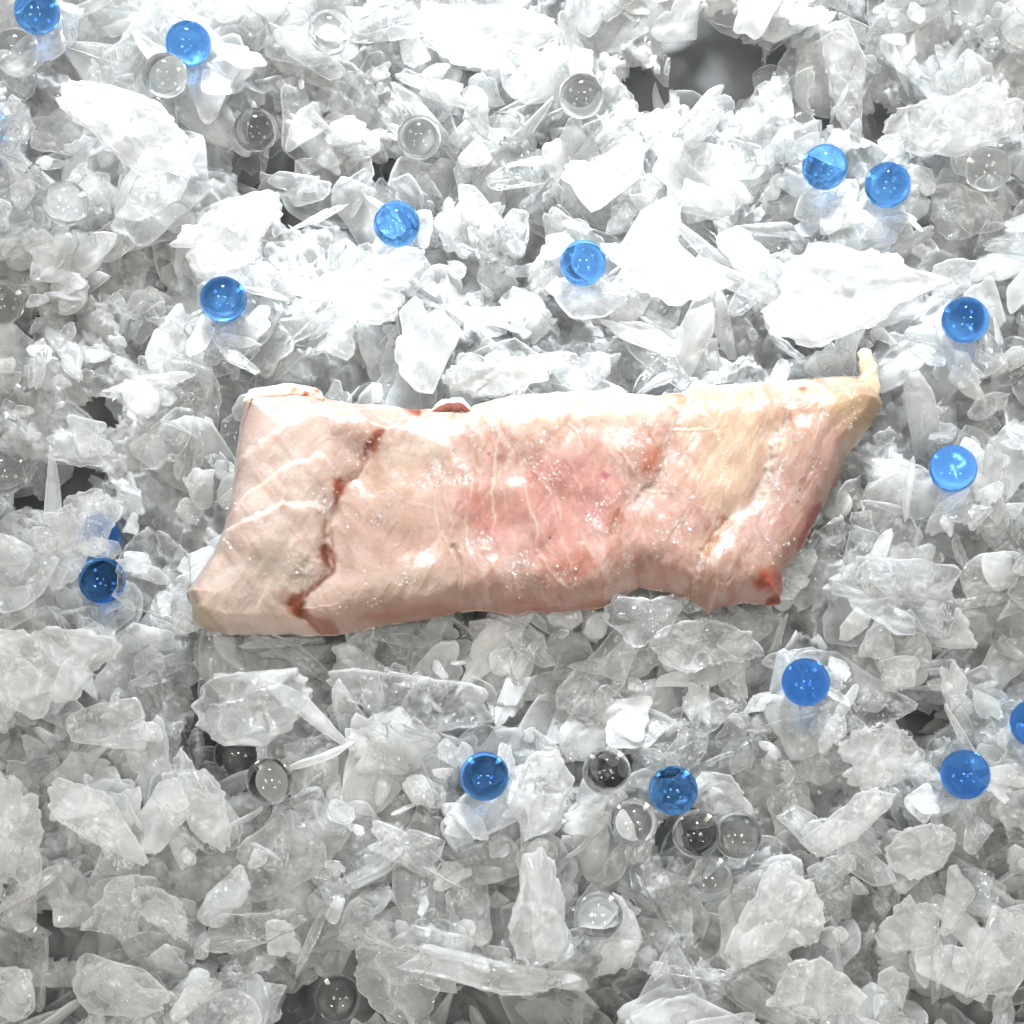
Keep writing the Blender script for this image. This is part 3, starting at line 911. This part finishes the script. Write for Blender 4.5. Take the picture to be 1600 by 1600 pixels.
def scatter(n, kinds, probs, smin, smax, deep, r, ext=230):
    for _ in range(n):
        kind = r.choice(kinds, p=probs)
        px, py = r.uniform(-ext, 1600 + ext, 2)
        size = smin + (smax - smin) * r.random() ** 1.7
        if kind == 'sliver': size *= 1.25
        if kind == 'lump': size *= .85
        if kind == 'round': size = min(size, .024)
        k = 1
        az = r.uniform(0, 6.283)
        u = r.random()
        tilt = RAD(r.uniform(4, 30)) if u < .45 else (RAD(r.uniform(30, 60)) if u < .82 else RAD(r.uniform(60, 88)))
        td = r.uniform(0, 6.283)
        # the heap is fed from the top of the picture: flakes shingle down towards the viewer
        if r.random() < .6: td = RAD(-90) + r.normal() * .7
        if r.random() < .14 and kind != 'crumb': k = int(r.integers(3, 6))
        lay = r.random() ** 1.5 * deep
        for j in range(k):
            M = rot(az + r.normal() * .12, tilt + r.normal() * .06, td, 0)
            ax = M @ np.array([0, 0, 1.])
            ex = np.abs(M[2, 0]) * size * .45 + np.abs(M[2, 1]) * size * .33 + .003
            off = ax * (j - (k - 1) / 2) * size * r.uniform(.13, .2) + (M @ np.array([r.normal() * .12, r.normal() * .08, 0])) * size * (k > 1)
            c0 = px2w(px, py, 0.0)
            pr = size * 4571 * .32
            q = np.array([[px, py], [px + pr, py], [px - pr, py], [px, py + pr], [px, py - pr]])
            t = heap_top(q); top = .5 * t[0] + .5 * t.min()
            z = top - ex * .85 - lay
            if z < -0.058 + ex * .3: continue
            if kind != 'x' and void_core(px, py) > r.random(): continue
            pl = PROTO[kind]
            s2 = size * (r.uniform(.7, 1.05) if k > 1 else 1)
            cl = float(np.clip(r.normal(.19, .12), .05, .6))
            put('plate' if kind == 'crumb' else str(kind), pl[r.integers(len(pl))], np.array([c0[0], c0[1], z]) + off, s2, M, cl)
            FLAKES[-1]['crumb'] = kind == 'crumb'


scatter(1900, ['plate', 'sliver', 'lump', 'round'], [.72, .20, .06, .02], .018, .047, .036, RNG)
scatter(1500, ['crumb'], [1.0], .007, .018, .018, RNG)
scatter(500, ['plate', 'sliver'], [.7, .3], .016, .030, .010, RNG)

# ------------------------------------------------------------------ beads: (px, py, colour, height of its centre over the bed, label)
BR = 0.0080
BEADS = [
    (58, 18, 'b', .010, "dark blue glassy bead cut by the picture's top edge near the left corner"),
    (294, 68, 'b', .006, "dark blue glassy bead touching a clear bead at the upper left"),
    (-24, 196, 'b', -.006, "blue bead mostly cut off by the left picture edge below the corner bead"),
    (620, 350, 'b', .010, "bright sky-blue glassy bead on white ice above the fillet's left half"),
    (911, 411, 'b', .010, "blue glassy bead with dark swirls on white ice above the fillet's middle"),
    (349, 468, 'b', .010, "bright blue glassy bead above the fillet's upper left corner"),
    (1289, 261, 'b', .006, "banded dark and light blue bead below the clear grey ice plate, left of a pair"),
    (1387, 289, 'b', .006, "plain blue bead, right one of the pair under the clear grey ice plate"),
    (1508, 500, 'b', .008, "bright blue bead right of the big dazzling white ice chunk"),
    (1489, 732, 'b', .008, "two-tone blue bead on ice to the right of the fillet"),
    (160, 907, 'b', -.010, "dark blue bead in a gap half covered by a rounded clear ice plate"),
    (152, 838, 'b', -.026, "deep blue bead buried under ice just above the half covered dark one"),
    (1259, 1066, 'b', .006, "blue bead with a turquoise glint below the fillet's lower right corner"),
    (757, 1213, 'b', .010, "blue bead sitting alone below the wet sparkling ice lump and fillet"),
    (1052, 1235, 'b', .010, "blue bead resting beside a cluster of clear beads below the fillet"),
    (1508, 1210, 'b', .012, "evenly blue bead at the lower right beside a large frosted ice plate"),
    (1616, 1130, 'b', -.004, "very dark blue bead cut by the right picture edge"),
    (516, 50, 'c', .006, "clear grey bead in white ice near the top edge left of centre"),
    (258, 118, 'c', .010, "clear bead in front of the dark blue bead at the upper left"),
    (26, 78, 'c', -.004, "clear bead below the blue corner bead at the upper left"),
    (400, 203, 'c', -.010, "smoky clear bead in a dark gap at the upper left"),
    (655, 215, 'c', -.008, "clear bead with dark streaks in a gap above the sky-blue bead"),
    (908, 150, 'c', .004, "faint clear bead on white ice at the top right of centre"),
    (102, 318, 'c', .004, "faint clear bead half sunk in white ice near the left edge"),
    (2, 472, 'c', -.004, "clear bead cut by the left picture edge above the fillet's height"),
    (1543, 264, 'c', .004, "clear bead with a pale crescent near the right edge at the top"),
    (6, 738, 'c', -.006, "clear bead cut by the left edge beside a dark gap"),
    (422, 1220, 'c', .000, "clear bead at the rim of a dark gap below the fillet's left end"),
    (370, 1178, 'c', -.022, "dark clear bead deep in the gap below the fillet's left end"),
    (948, 1205, 'c', .004, "clear bead with a dark upper half left of the blue cluster bead"),
    (990, 1285, 'c', .004, "milky clear bead touching the lower left of the blue cluster bead"),
    (1088, 1303, 'c', .000, "dark clear bead just below the blue cluster bead"),
    (1152, 1305, 'c', -.006, "clear bead half under ice, rightmost of the clear cluster"),
    (1107, 1372, 'c', -.008, "clear bead half hidden by ice, second lowest of the clear cluster"),
    (935, 1430, 'c', .004, "large-looking clear bead alone among frosted flakes near the bottom"),
    (528, 1560, 'c', -.030, "barely visible clear bead deep in the dark hole at the bottom edge"),
]


BV, BF = uv_sphere(BR)
proto_bead = {}
bead_pos = []
for px, py, c, z, lab in BEADS:
    p = px2w(px, py, z)
    bead_pos.append(p)
    if c not in proto_bead:
        o = mesh_obj("bead", BV, BF, BLUE if c == 'b' else CLEAR)
        proto_bead[c] = o
    else:
        o = proto_bead[c].copy(); COL.objects.link(o)
    o.location = p
    tag(o, lab, "bead", "blue glassy beads scattered on the ice" if c == 'b' else "clear glassy beads scattered on the ice")
bead_pos = np.array(bead_pos)

# ------------------------------------------------------------------ distinctive pieces of ice, placed one by one
HEROES = [  # px, py, length px, kind, image angle, tilt, lean dir, height, cloud, wet, stretch y, label
    (240, 892, 132, 'round', 80, 12, 200, .004, -.22, 1, 0.95, "rounded clear grey ice plate half covering a dark blue bead left of the fillet"),
    (20, 195, 95, 'plate', 80, 12, 260, .006, .02, 1, .8, "small clear ice block at the left edge in front of a blue bead"),
    (130, 822, 130, 'plate', 60, 14, 250, .002, .12, 1, .8, "very clear thin ice flake lying over the buried deep blue bead"),
    (1335, 455, 300, 'plate', 5, 14, 250, .012, .45, 0, 0.55, "big dazzling white ice chunk above the fillet's right half"),
    (1215, 190, 160, 'plate', 20, 22, 270, .004, -.15, 1, 0.85, "clear grey wet ice plate above the pair of blue beads"),
    (640, 1105, 265, 'lump', -6, 14, 270, .004, -.08, 1, 0.4, "long wet sparkling ice lump below the fillet's left half"),
    (1010, 965, 140, 'lump', 10, 15, 270, .004, -.1, 1, 0.65, "glassy wet ice lump tucked under the fillet's lower edge"),
    (1105, 1010, 180, 'plate', -5, 20, 265, .001, .02, 1, 0.5, "broad clear ice plate below the fillet's lower right end"),
    (1395, 925, 215, 'lump', -15, 16, 265, .006, -.02, 1, 0.6, "bumpy wet ice slab to the right of the fillet's lower corner"),
    (1285, 880, 165, 'plate', 80, 18, 290, .000, -.1, 1, 0.7, "smooth shiny ice plate wedged against the fillet's red right edge"),
    (1325, 1284, 165, 'sliver', 32, 22, 230, .010, .25, 0, 0.36, "pale spindle-shaped ice flake below the bead with the turquoise glint"),
    (1438, 1327, 110, 'round', 40, 25, 250, .010, .18, 0, 0.75, "fan-shaped frosted ice flake below the evenly blue bead"),
    (845, 1243, 150, 'lump', 80, 18, 270, .008, .22, 0, 0.62, "two-lobed frosted ice chunk right of the lone blue bead"),
    (848, 1424, 190, 'lump', 80, 14, 270, .008, .22, 0, 0.5, "long frosted two-lobed ice chunk left of the large-looking clear bead"),
    (625, 1530, 210, 'plate', -60, 25, 280, .004, -.05, 1, 0.6, "big clear ice chunk hanging over the dark hole at the bottom"),
    (765, 1522, 280, 'sliver', -10, 30, 265, .002, .1, 0, 0.2, "long layered ice blade near the bottom edge left of centre"),
    (190, 1420, 110, 'plate', 60, 30, 300, .004, .02, 1, 0.75, "shiny wet ice flake near the bottom left, left one of two"),
    (258, 1425, 115, 'plate', -50, 30, 250, .006, .12, 0, 0.6, "dull pointed ice flake leaning on the shiny wet one at bottom left"),
    (390, 1455, 170, 'plate', 15, 24, 270, .006, -.1, 1, 0.4, "twisted glassy ice curl near the bottom left"),
    (155, 1285, 190, 'plate', -40, 16, 240, .010, .25, 0, 0.45, "pale frosted pointed plate slanting down at the lower left"),
    (302, 1258, 175, 'plate', -65, 20, 250, .008, .18, 0, 0.6, "tall frosted ice plate with cracks left of the bead at the gap's rim"),
    (455, 1300, 165, 'lump', 10, 15, 270, .006, .15, 1, 0.8, "frosted sparkling ice mound below the clear bead at the gap's rim"),
    (75, 1050, 240, 'plate', 0, 14, 260, .006, .22, 0, 0.6, "broad bluish-white ice plate at the left edge below the dark blue bead"),
    (15, 1290, 210, 'plate', 85, 18, 280, .010, .22, 0, 0.5, "tall pale ice plate cut by the left edge at the lower left"),
    (93, 852, 150, 'plate', 70, 28, 260, .000, .1, 0, 0.65, "upright pointed ice flake left of the half covered dark blue bead"),
    (310, 545, 180, 'plate', 25, 20, 270, .008, -.1, 1, 0.45, "clear curled ice flake right below the bead above the fillet's corner"),
    (235, 598, 150, 'sliver', 8, 15, 270, .012, .35, 0, 0.17, "long narrow white ice sliver left of the fillet's upper left corner"),
    (206, 205, 270, 'plate', -25, 16, 250, .012, .35, 0, 0.45, "big white ice wedge slanting across the upper left"),
    (355, 375, 190, 'plate', 10, 16, 260, .010, .32, 0, 0.7, "wide white ice plate above the bright blue bead at left"),
    (1325, 125, 200, 'sliver', -75, 20, 280, .000, .1, 0, 0.35, "ribbed upright grey ice shard in the dark upper right"),
    (1490, 190, 230, 'plate', 5, 18, 260, .008, .22, 0, 0.5, "large pale ice slab at the upper right above the faint crescent bead"),
    (774, 585, 170, 'plate', 5, 18, 270, .002, .3, 0, 0.45, "rounded white ice piece touching the fillet's top edge"),
    (1198, 1438, 190, 'plate', 60, 16, 250, .008, .2, 0, 0.4, "long frosted ice flake right of the lowest cluster beads"),
    (1262, 1428, 105, 'plate', 80, 20, 250, .008, .22, 0, 0.55, "small pointed frosted flake beside the long frosted one at lower right"),
    (1420, 1450, 110, 'plate', 30, 20, 250, .008, .15, 1, 0.85, "spiky clump of clear ice at the lower right"),
    (1493, 1408, 110, 'sliver', 75, 18, 250, .012, .22, 0, 0.45, "curved upright ice shard at the lower right below the fan-shaped flake"),
    (1273, 1545, 150, 'plate', 10, 18, 260, .006, .12, 0, 0.65, "scalloped ice plate near the bottom edge right of centre"),
    (1562, 1495, 150, 'plate', 75, 18, 260, .006, .16, 0, 0.55, "tall frosted plate near the lower right corner"),
    (1375, 1180, 130, 'plate', 20, 20, 260, .006, .18, 0, 0.8, "layered frosted flake left of the evenly blue bead"),
    (1572, 1243, 190, 'plate', 70, 18, 280, .006, .16, 1, 0.65, "large frosted sparkling plate at the right edge beside the evenly blue bead"),
    (395, 1100, 190, 'lump', 20, 15, 270, -.002, .1, 0, 0.7, "brownish-tinted ice mound below the fillet's left end"),
    (553, 1035, 140, 'plate', 70, 20, 270, -.002, -.05, 0, 0.45, "thin triangular ice flake hanging from the fillet's lower left edge"),
    (498, 340, 110, 'sliver', 28, 12, 270, .010, .3, 0, 0.14, "thin white ice needle left of the sky-blue bead"),
    (1040, 420, 220, 'plate', -12, 14, 260, .008, .4, 0, 0.5, "flat white ice plate right of the swirled blue bead"),
    (560, 455, 230, 'plate', 8, 14, 265, .008, .4, 0, 0.5, "flat white ice plate below left of the sky-blue bead"),
    (760, 60, 240, 'plate', -8, 14, 265, .010, .32, 0, 0.45, "broad white ice sheet at the top edge in the middle"),
]
hr = np.random.default_rng(99)
for (px, py, L, kind, ang, tl, td, z, cl, wetf, sy, lab) in HEROES:
    best = flake_shape(hr, kind, 110, 22)
    V0, F, T, rw = best
    up = np.where(np.arange(len(V0)) < 110 * 22, 1.0, -1.0) * (1 - rw)
    sd = int(hr.integers(1000))
    q = V0[:, :2] + up[:, None] * 3 + 20
    rdg = 1 - np.abs(vnoise(q, .30, sd + 3, 2)) * 5
    V0[:, 2] += up * (.030 * vnoise(q, .16, sd, 3) + .016 * np.clip(rdg, 0, 1) ** 3 + .010 * vnoise(q, .05, sd + 5, 2))
    wv = vnoise(V0[:, :2] + 9, .10, sd + 7, 3)
    V0[:, :2] *= (1 + (.35 * wv * rw))[:, None]
    ext = V0[:, 0].max() - V0[:, 0].min()
    V0 = V0 - [(V0[:, 0].max() + V0[:, 0].min()) / 2, (V0[:, 1].max() + V0[:, 1].min()) / 2, 0]
    V0 = V0 / ext
    V0[:, 1] *= sy / (V0[:, 1].max() - V0[:, 1].min())
    M = rot(RAD(ang), RAD(tl), RAD(td))
    put(kind, (V0, F, T, rw), px2w(px, py, z), L / 4571., M, max(cl * .55 + .14, .05), hero=lab, wet=bool(wetf))
    FLAKES[-1]['crumb'] = False

sr = np.random.default_rng(17)
for p, (bx, by, bc, bz, lab) in zip(bead_pos, BEADS):     # the flake each bead lies on
    if bz < -.012 or bc == 'c' or (bx, by) == (1052, 1235): continue
    tl = RAD(sr.uniform(2, 9)); td = RAD(90) + sr.normal() * .5
    M = rot(sr.uniform(0, 6.28), tl, td)
    sz = sr.uniform(.024, .033)
    kd = 'plate' if sr.random() < .5 else 'lump'
    pl = PROTO[kd][sr.integers(len(PROTO[kd]))]
    z = M[:, 2] * (-(BR + .0003 + float((pl[0][:, 2] * sz)[np.hypot(pl[0][:, 0], pl[0][:, 1]) < .12].max())))
    put(kd, pl, p + z + np.array([sr.normal() * .10 * sz, -.006 + sr.normal() * .04 * sz, -.0002]), sz, M, sr.uniform(.15, .28))
    FLAKES[-1]['crumb'] = False; FLAKES[-1]['support'] = True
    for k in range(9):          # chips that have settled round its foot
        a = sr.uniform(0, 6.28); rr = sr.uniform(.009, .017)
        Mk = rot(sr.uniform(0, 6.28), RAD(sr.uniform(10, 55)), sr.uniform(0, 6.28))
        kk = 'plate' if sr.random() < .75 else 'sliver'
        pk = PROTO[kk][sr.integers(len(PROTO[kk]))]
        put(kk, pk, p + np.array([math.cos(a) * rr, math.sin(a) * rr - .002, -BR * sr.uniform(.35, .95)]), sr.uniform(.010, .019), Mk, sr.uniform(.1, .4))
        FLAKES[-1]['crumb'] = True

# ------------------------------------------------------------------ clear what would stand in the beads or the fillet, or block the view of them
VIS = {(160, 907): .55, (152, 838): 0, (1152, 1305): .45, (1107, 1372): .45, (102, 318): .5, (26, 78): .6, (370, 1178): .5, (528, 1560): .6, (-24, 196): .4, (6, 738): .7, (2, 472): .7}
keep = []
beadpx = w2px(bead_pos)
for f in FLAKES:
    V = f['V']; ok = True
    c, s = f['c'], f['size']
    # fillet volume
    pc = w2px(c)
    if 220 < pc[0] < 1450 and 480 < pc[1] < 1050:
        pv = w2px(V)[:, :2]
        dz = V[:, 2]
        pf = w2px(np.stack([V[:, 0], V[:, 1], np.full(len(V), FZ)], -1))[:, :2]
        dd = sdist(pf, OUT_POLY)
        if f['hero']:
            lim = 0.0
            bad = (dd > 14) & (dz > -.001)
            if bad.any():
                low = (dz[bad].max() + .001)
                f['V'] = V - [0, 0, low * .8]; f['c'] = c - [0, 0, low * .8]
        elif ((dd > 3) & (dz > -.0025)).any():
            # try to push it under
            low = dz[dd > 3].max() + .003
            if low < .016 and c[2] - low > -.05:
                f['V'] = V - [0, 0, low]; f['c'] = c - [0, 0, low]
            else:
                ok = False
    if ok and not f.get('support'):
        V = f['V']
        near = np.hypot(bead_pos[:, 0] - c[0], bead_pos[:, 1] - c[1]) < s * .75 + BR * 2.2
        for k in np.nonzero(near)[0]:
            b = bead_pos[k]
            dist = np.linalg.norm(V - b, axis=1)
            vis = VIS.get(BEADS[k][:2], 1.0)
            ray = (CAM - b) / np.linalg.norm(CAM - b)
            t = (V - b) @ ray
            perp = np.linalg.norm((V - b) - t[:, None] * ray, axis=1)
            hit = ((perp < BR * .97 * vis) & (t > -BR * .3)).any() or (dist < BR * .8).any()
            if hit:
                if f['hero']:
                    if vis < .6: continue
                    low = V[perp < BR * 1.1][:, 2].max() - (b[2] - BR * .75) if (perp < BR * 1.1).any() else 0
                    if low > 0:
                        f['V'] = V - [0, 0, low]; f['c'] = f['c'] - [0, 0, low]; V = f['V']
                else:
                    ok = False; break
    if ok: keep.append(f)
print("flakes", len(FLAKES), "kept", len(keep))
FLAKES = keep

# ------------------------------------------------------------------ which flakes show: splat their points into the camera's view
G = 400
depth = np.full(G * G, 1e9); owner = np.full(G * G, -1)
for i, f in enumerate(FLAKES):
    q = w2px(f['V']); gx = (q[:, 0] / 4).astype(int); gy = (q[:, 1] / 4).astype(int)
    m = (gx >= 0) & (gx < G) & (gy >= 0) & (gy < G)
    cell = gy[m] * G + gx[m]; dz = q[m, 2]
    o = np.argsort(-dz); cell = cell[o]; dz = dz[o]
    better = dz < depth[cell]
    depth[cell[better]] = dz[better]; owner[cell[better]] = i
count = np.bincount(owner[owner >= 0], minlength=len(FLAKES))
for i, f in enumerate(FLAKES): f['seen'] = int(count[i])

N_SOLO = 300
heroes = [f for f in FLAKES if f['hero']]
rest = sorted([f for f in FLAKES if not f['hero']], key=lambda f: -f['seen'])
solo = rest[:N_SOLO - len(heroes)]
bulk = rest[N_SOLO - len(heroes):]


def flake_object(f, label, group=None):
    M = np.eye(4); M[:3, :3] = f['M']; M[:3, 3] = f['c']
    o = mesh_obj("ice_shard" if f['kind'] == 'sliver' else ("ice_lump" if f['kind'] == 'lump' else "ice_flake"), f['V0'] * f['size'],
                 [f['F'], f['T']], ICE_WET if f['wet'] else ICE, attrs={"cloud": f['cl']})
    o.matrix_world = Matrix(M.tolist())
    tag(o, label, "ice", group)
    return o


PLACES = [(x, y, n) for x, y, n in zip([b[0] for b in BEADS], [b[1] for b in BEADS], [
    "the corner bead at top left", "the dark blue upper left bead", "the half-seen left edge bead", "the sky-blue bead", "the blue bead above mid-fillet",
    "the bright blue left bead", "the banded blue bead", "the plain blue bead of the pair", "the bead beside the dazzling chunk", "the blue bead right of the fillet",
    "the half covered dark blue bead", "the buried deep blue bead", "the bead with a turquoise glint", "the lone blue bead below the fillet", "the blue bead beside clear ones",
    "the evenly blue lower right bead", "the dark bead at right edge", "the clear bead near top edge", "the clear bead of the touching two", "the clear bead under the corner bead",
    "the smoky clear bead", "the streaky clear bead", "the faint clear upper bead", "the sunken clear left bead", "the clear left edge bead, upper",
    "the clear bead with pale crescent", "the clear left edge bead, lower", "the clear bead at the gap's rim", "the dark clear bead in a gap", "the clear bead with dark top",
    "the milky clear bead", "the dark clear cluster bead", "the rightmost clear cluster bead", "the half hidden clear cluster bead", "the clear bead near the bottom", "the bead in the bottom hole"])]
PLACES += [(285, 925, "the fillet's lower left tip"), (372, 620, "the fillet's upper left corner"), (705, 622, "the fillet's dark skin edge"), (900, 598, "the middle of the fillet's top edge"),
           (1130, 588, "the right part of fillet's top edge"), (1370, 570, "the fillet's yellow tip"), (1310, 760, "the fillet's red right edge"), (1228, 935, "the fillet's lower right corner"),
           (980, 930, "the notch in fillet's lower edge"), (800, 955, "the middle of fillet's lower edge"), (560, 980, "the left part of fillet's lower edge"), (352, 770, "the fillet's left edge"),
           (0, 1600, "the bottom left picture corner"), (1600, 1600, "the bottom right picture corner"), (1600, 0, "the top right picture corner"), (780, 0, "the middle of the top edge"),
           (1100, 0, "the dark gap at the top edge"), (1300, 1600, "the bottom edge right of centre"), (820, 1600, "the bottom edge's middle"), (250, 1600, "the bottom edge, left part"),
           (0, 1000, "the left picture edge, lower half"), (0, 600, "the left picture edge, upper half"), (1600, 900, "the right picture edge's middle"), (1600, 400, "the right picture edge, upper part"),
           (1600, 1370, "the right picture edge, lower part"), (0, 1400, "the left picture edge near the bottom")]
DIRS = ["right of", "upper right of", "above", "upper left of", "left of", "lower left of", "below", "lower right of"]
words = {}
for i, f in enumerate(FLAKES):
    f['i'] = i
cells = {}
for cidx, oi in enumerate(owner):
    if oi >= 0: cells.setdefault(int(oi), []).append(cidx)
for f in solo:
    c = np.array(cells.get(f['i'], [0]))
    q = np.stack([(c % G) * 4 + 2., (c // G) * 4 + 2.], -1)
    m = q.mean(0)
    vp = w2px(f['V'])[:, :2]; ev = np.sqrt(np.maximum(np.linalg.eigvalsh(np.cov(vp.T)), 1))
    asp = ev[1] / ev[0]; big = ev[1] * 3.6
    d = np.array([math.hypot(m[0] - x, m[1] - y) for x, y, n in PLACES])
    k = int(np.argmin(d)); x, y, n = PLACES[k]
    a = int(round(math.degrees(math.atan2(-(m[1] - y), m[0] - x)) / 45)) % 8
    size = "small" if big < 95 else ("mid-sized" if big < 150 else "large")
    cl = f['cloud']
    tone = "frosted" if cl > .36 else ("cloudy" if cl > .22 else "clear")
    shape = "sliver" if asp > 2.7 else ("elongated flake" if asp > 1.7 else ("lump" if f['kind'] == 'lump' else "broad flake"))
    lab = f"{size} {tone} ice {shape} {DIRS[a]} {n}"
    words.setdefault(lab, []).append((d[k], f))
for lab, fs in words.items():
    fs.sort(key=lambda t: t[0])
    if len(fs) == 2:
        fs[0][1]['lab'] = lab + ", nearer"; fs[1][1]['lab'] = lab + ", farther"
    elif len(fs) == 3:
        for t, w in zip(fs, (", nearest", ", middle", ", farthest")): t[1]['lab'] = lab + w
    else:
        for t in fs: t[1]['lab'] = lab
for f in heroes:
    flake_object(f, f['hero'])
for f in solo:
    flake_object(f, f['lab'], "ice flakes on the heap")

Vs, Fs, Ts, Cs = [], [], [], []; nv = 0


def slush():
    """wet packed snow that fills the heap under the loose flakes"""
    n = 330
    g = np.linspace(-220, 1820, n)
    P = np.stack(np.meshgrid(g, g), -1).reshape(-1, 2)
    h = heap_top(P, False)
    dark = np.zeros(len(P))
    for x, y, a, b, dd in VOIDS:
        dark = np.maximum(dark, dd * np.exp(-(((P[:, 0] - x) / a) ** 2 + ((P[:, 1] - y) / b) ** 2) ** 1.5))
    z = h - .021 + .0013 * np.random.default_rng(3).normal(size=len(P)) + .012 * vnoise(P, 60, 301, 3) + .010 * vnoise(P, 22, 302, 3) - .0006 * np.minimum(dark, 6)
    V = px2w(P[:, 0], P[:, 1], 0.0); V[:, 2] = np.maximum(z, -.0585)
    cl = np.clip(.45 + .9 * vnoise(P, 45, 303, 3), .1, .9)
    i = np.arange(n * n).reshape(n, n)
    F = np.stack([i[:-1, :-1], i[1:, :-1], i[1:, 1:], i[:-1, 1:]], -1).reshape(-1, 4)
    for b in bead_pos:
        r = np.hypot(V[:, 0] - b[0], V[:, 1] - b[1])
        V[:, 2] = np.where(r < .013, np.minimum(V[:, 2], np.maximum(b[2] - .006 - .004 * (r < .009), -.0585)), V[:, 2])
    dk = dark + 14 * vnoise(P, 16, 305, 3)
    cl = cl * (1 - .9 * sstep(dk, 4, 8))
    F = F[(dk[F].max(1) < 8)]
    return V, F, cl


V_, F_, C_ = slush()
Vs.append(V_); Fs.append(F_); Cs.append(C_); nv += len(V_)
for f in bulk:
    Vs.append(f['V']); Fs.append(f['F'] + nv); Ts.append(f['T'] + nv); Cs.append(f['cl']); nv += len(f['V'])
o = mesh_obj("crushed_ice", np.concatenate(Vs), [np.concatenate(Fs), np.concatenate(Ts)], ICE, attrs={"cloud": np.concatenate(Cs)})
tag(o, "heap of small crushed ice bits filling the tray under everything", "crushed ice", kind="stuff")
print("bulk verts", nv)


def ice_glitter():
    """drops of melt water on the upper faces of the flakes that show"""
    r = np.random.default_rng(8)
    pts, nor = [], []
    for f in FLAKES:
        if f['seen'] < 6: continue
        V = f['V']; nt = len(f['cl'])
        ax = f['M'][:, 2] * np.sign(f['M'][2, 2] + 1e-9)
        up = ((V - f['c']) @ ax) > 0
        sel = np.nonzero(up)[0]
        n = int(min(90, f['seen'] * r.uniform(.05, 1.0) * (1.6 if f['wet'] else .8)))
        if len(sel) == 0 or n == 0: continue
        # drops gather in one patch of the flake
        c0 = V[r.choice(sel)]
        d = np.linalg.norm(V[sel] - c0, axis=1)
        p = np.exp(-(d / (f['size'] * r.uniform(.12, .35))) ** 2) + .04
        k = r.choice(sel, n, p=p / p.sum())
        k2 = r.choice(sel, n, p=p / p.sum())
        near = np.linalg.norm(V[k] - V[k2], axis=1) < f['size'] * .12
        a = np.where(near, r.random(n) * .5, 0)[:, None]
        pts.append(V[k] * (1 - a) + V[k2] * a + r.normal(size=(n, 3)) * .0001); nor.append(np.repeat(ax[None], n, 0))
    c = np.concatenate(pts); no = np.concatenate(nor); n = len(c)
    bv, bf = uv_sphere(1.0, 8, 5)
    rad = np.clip(r.lognormal(math.log(.00020), .4, n), .0001, .0005)
    V = (bv * [1, 1, .7])[None] * rad[:, None, None] + (c + no * rad[:, None] * .2)[:, None]
    k = len(bv)
    F = [(f[None] + (np.arange(n) * k)[:, None, None]).reshape(-1, f.shape[1]) for f in bf]
    o = mesh_obj("melt_water", V.reshape(-1, 3), F, GRAIN)
    tag(o, "fine glittering drops of melt water on the crushed ice", "melt water", kind="stuff")
    print("glitter", n)


ice_glitter()
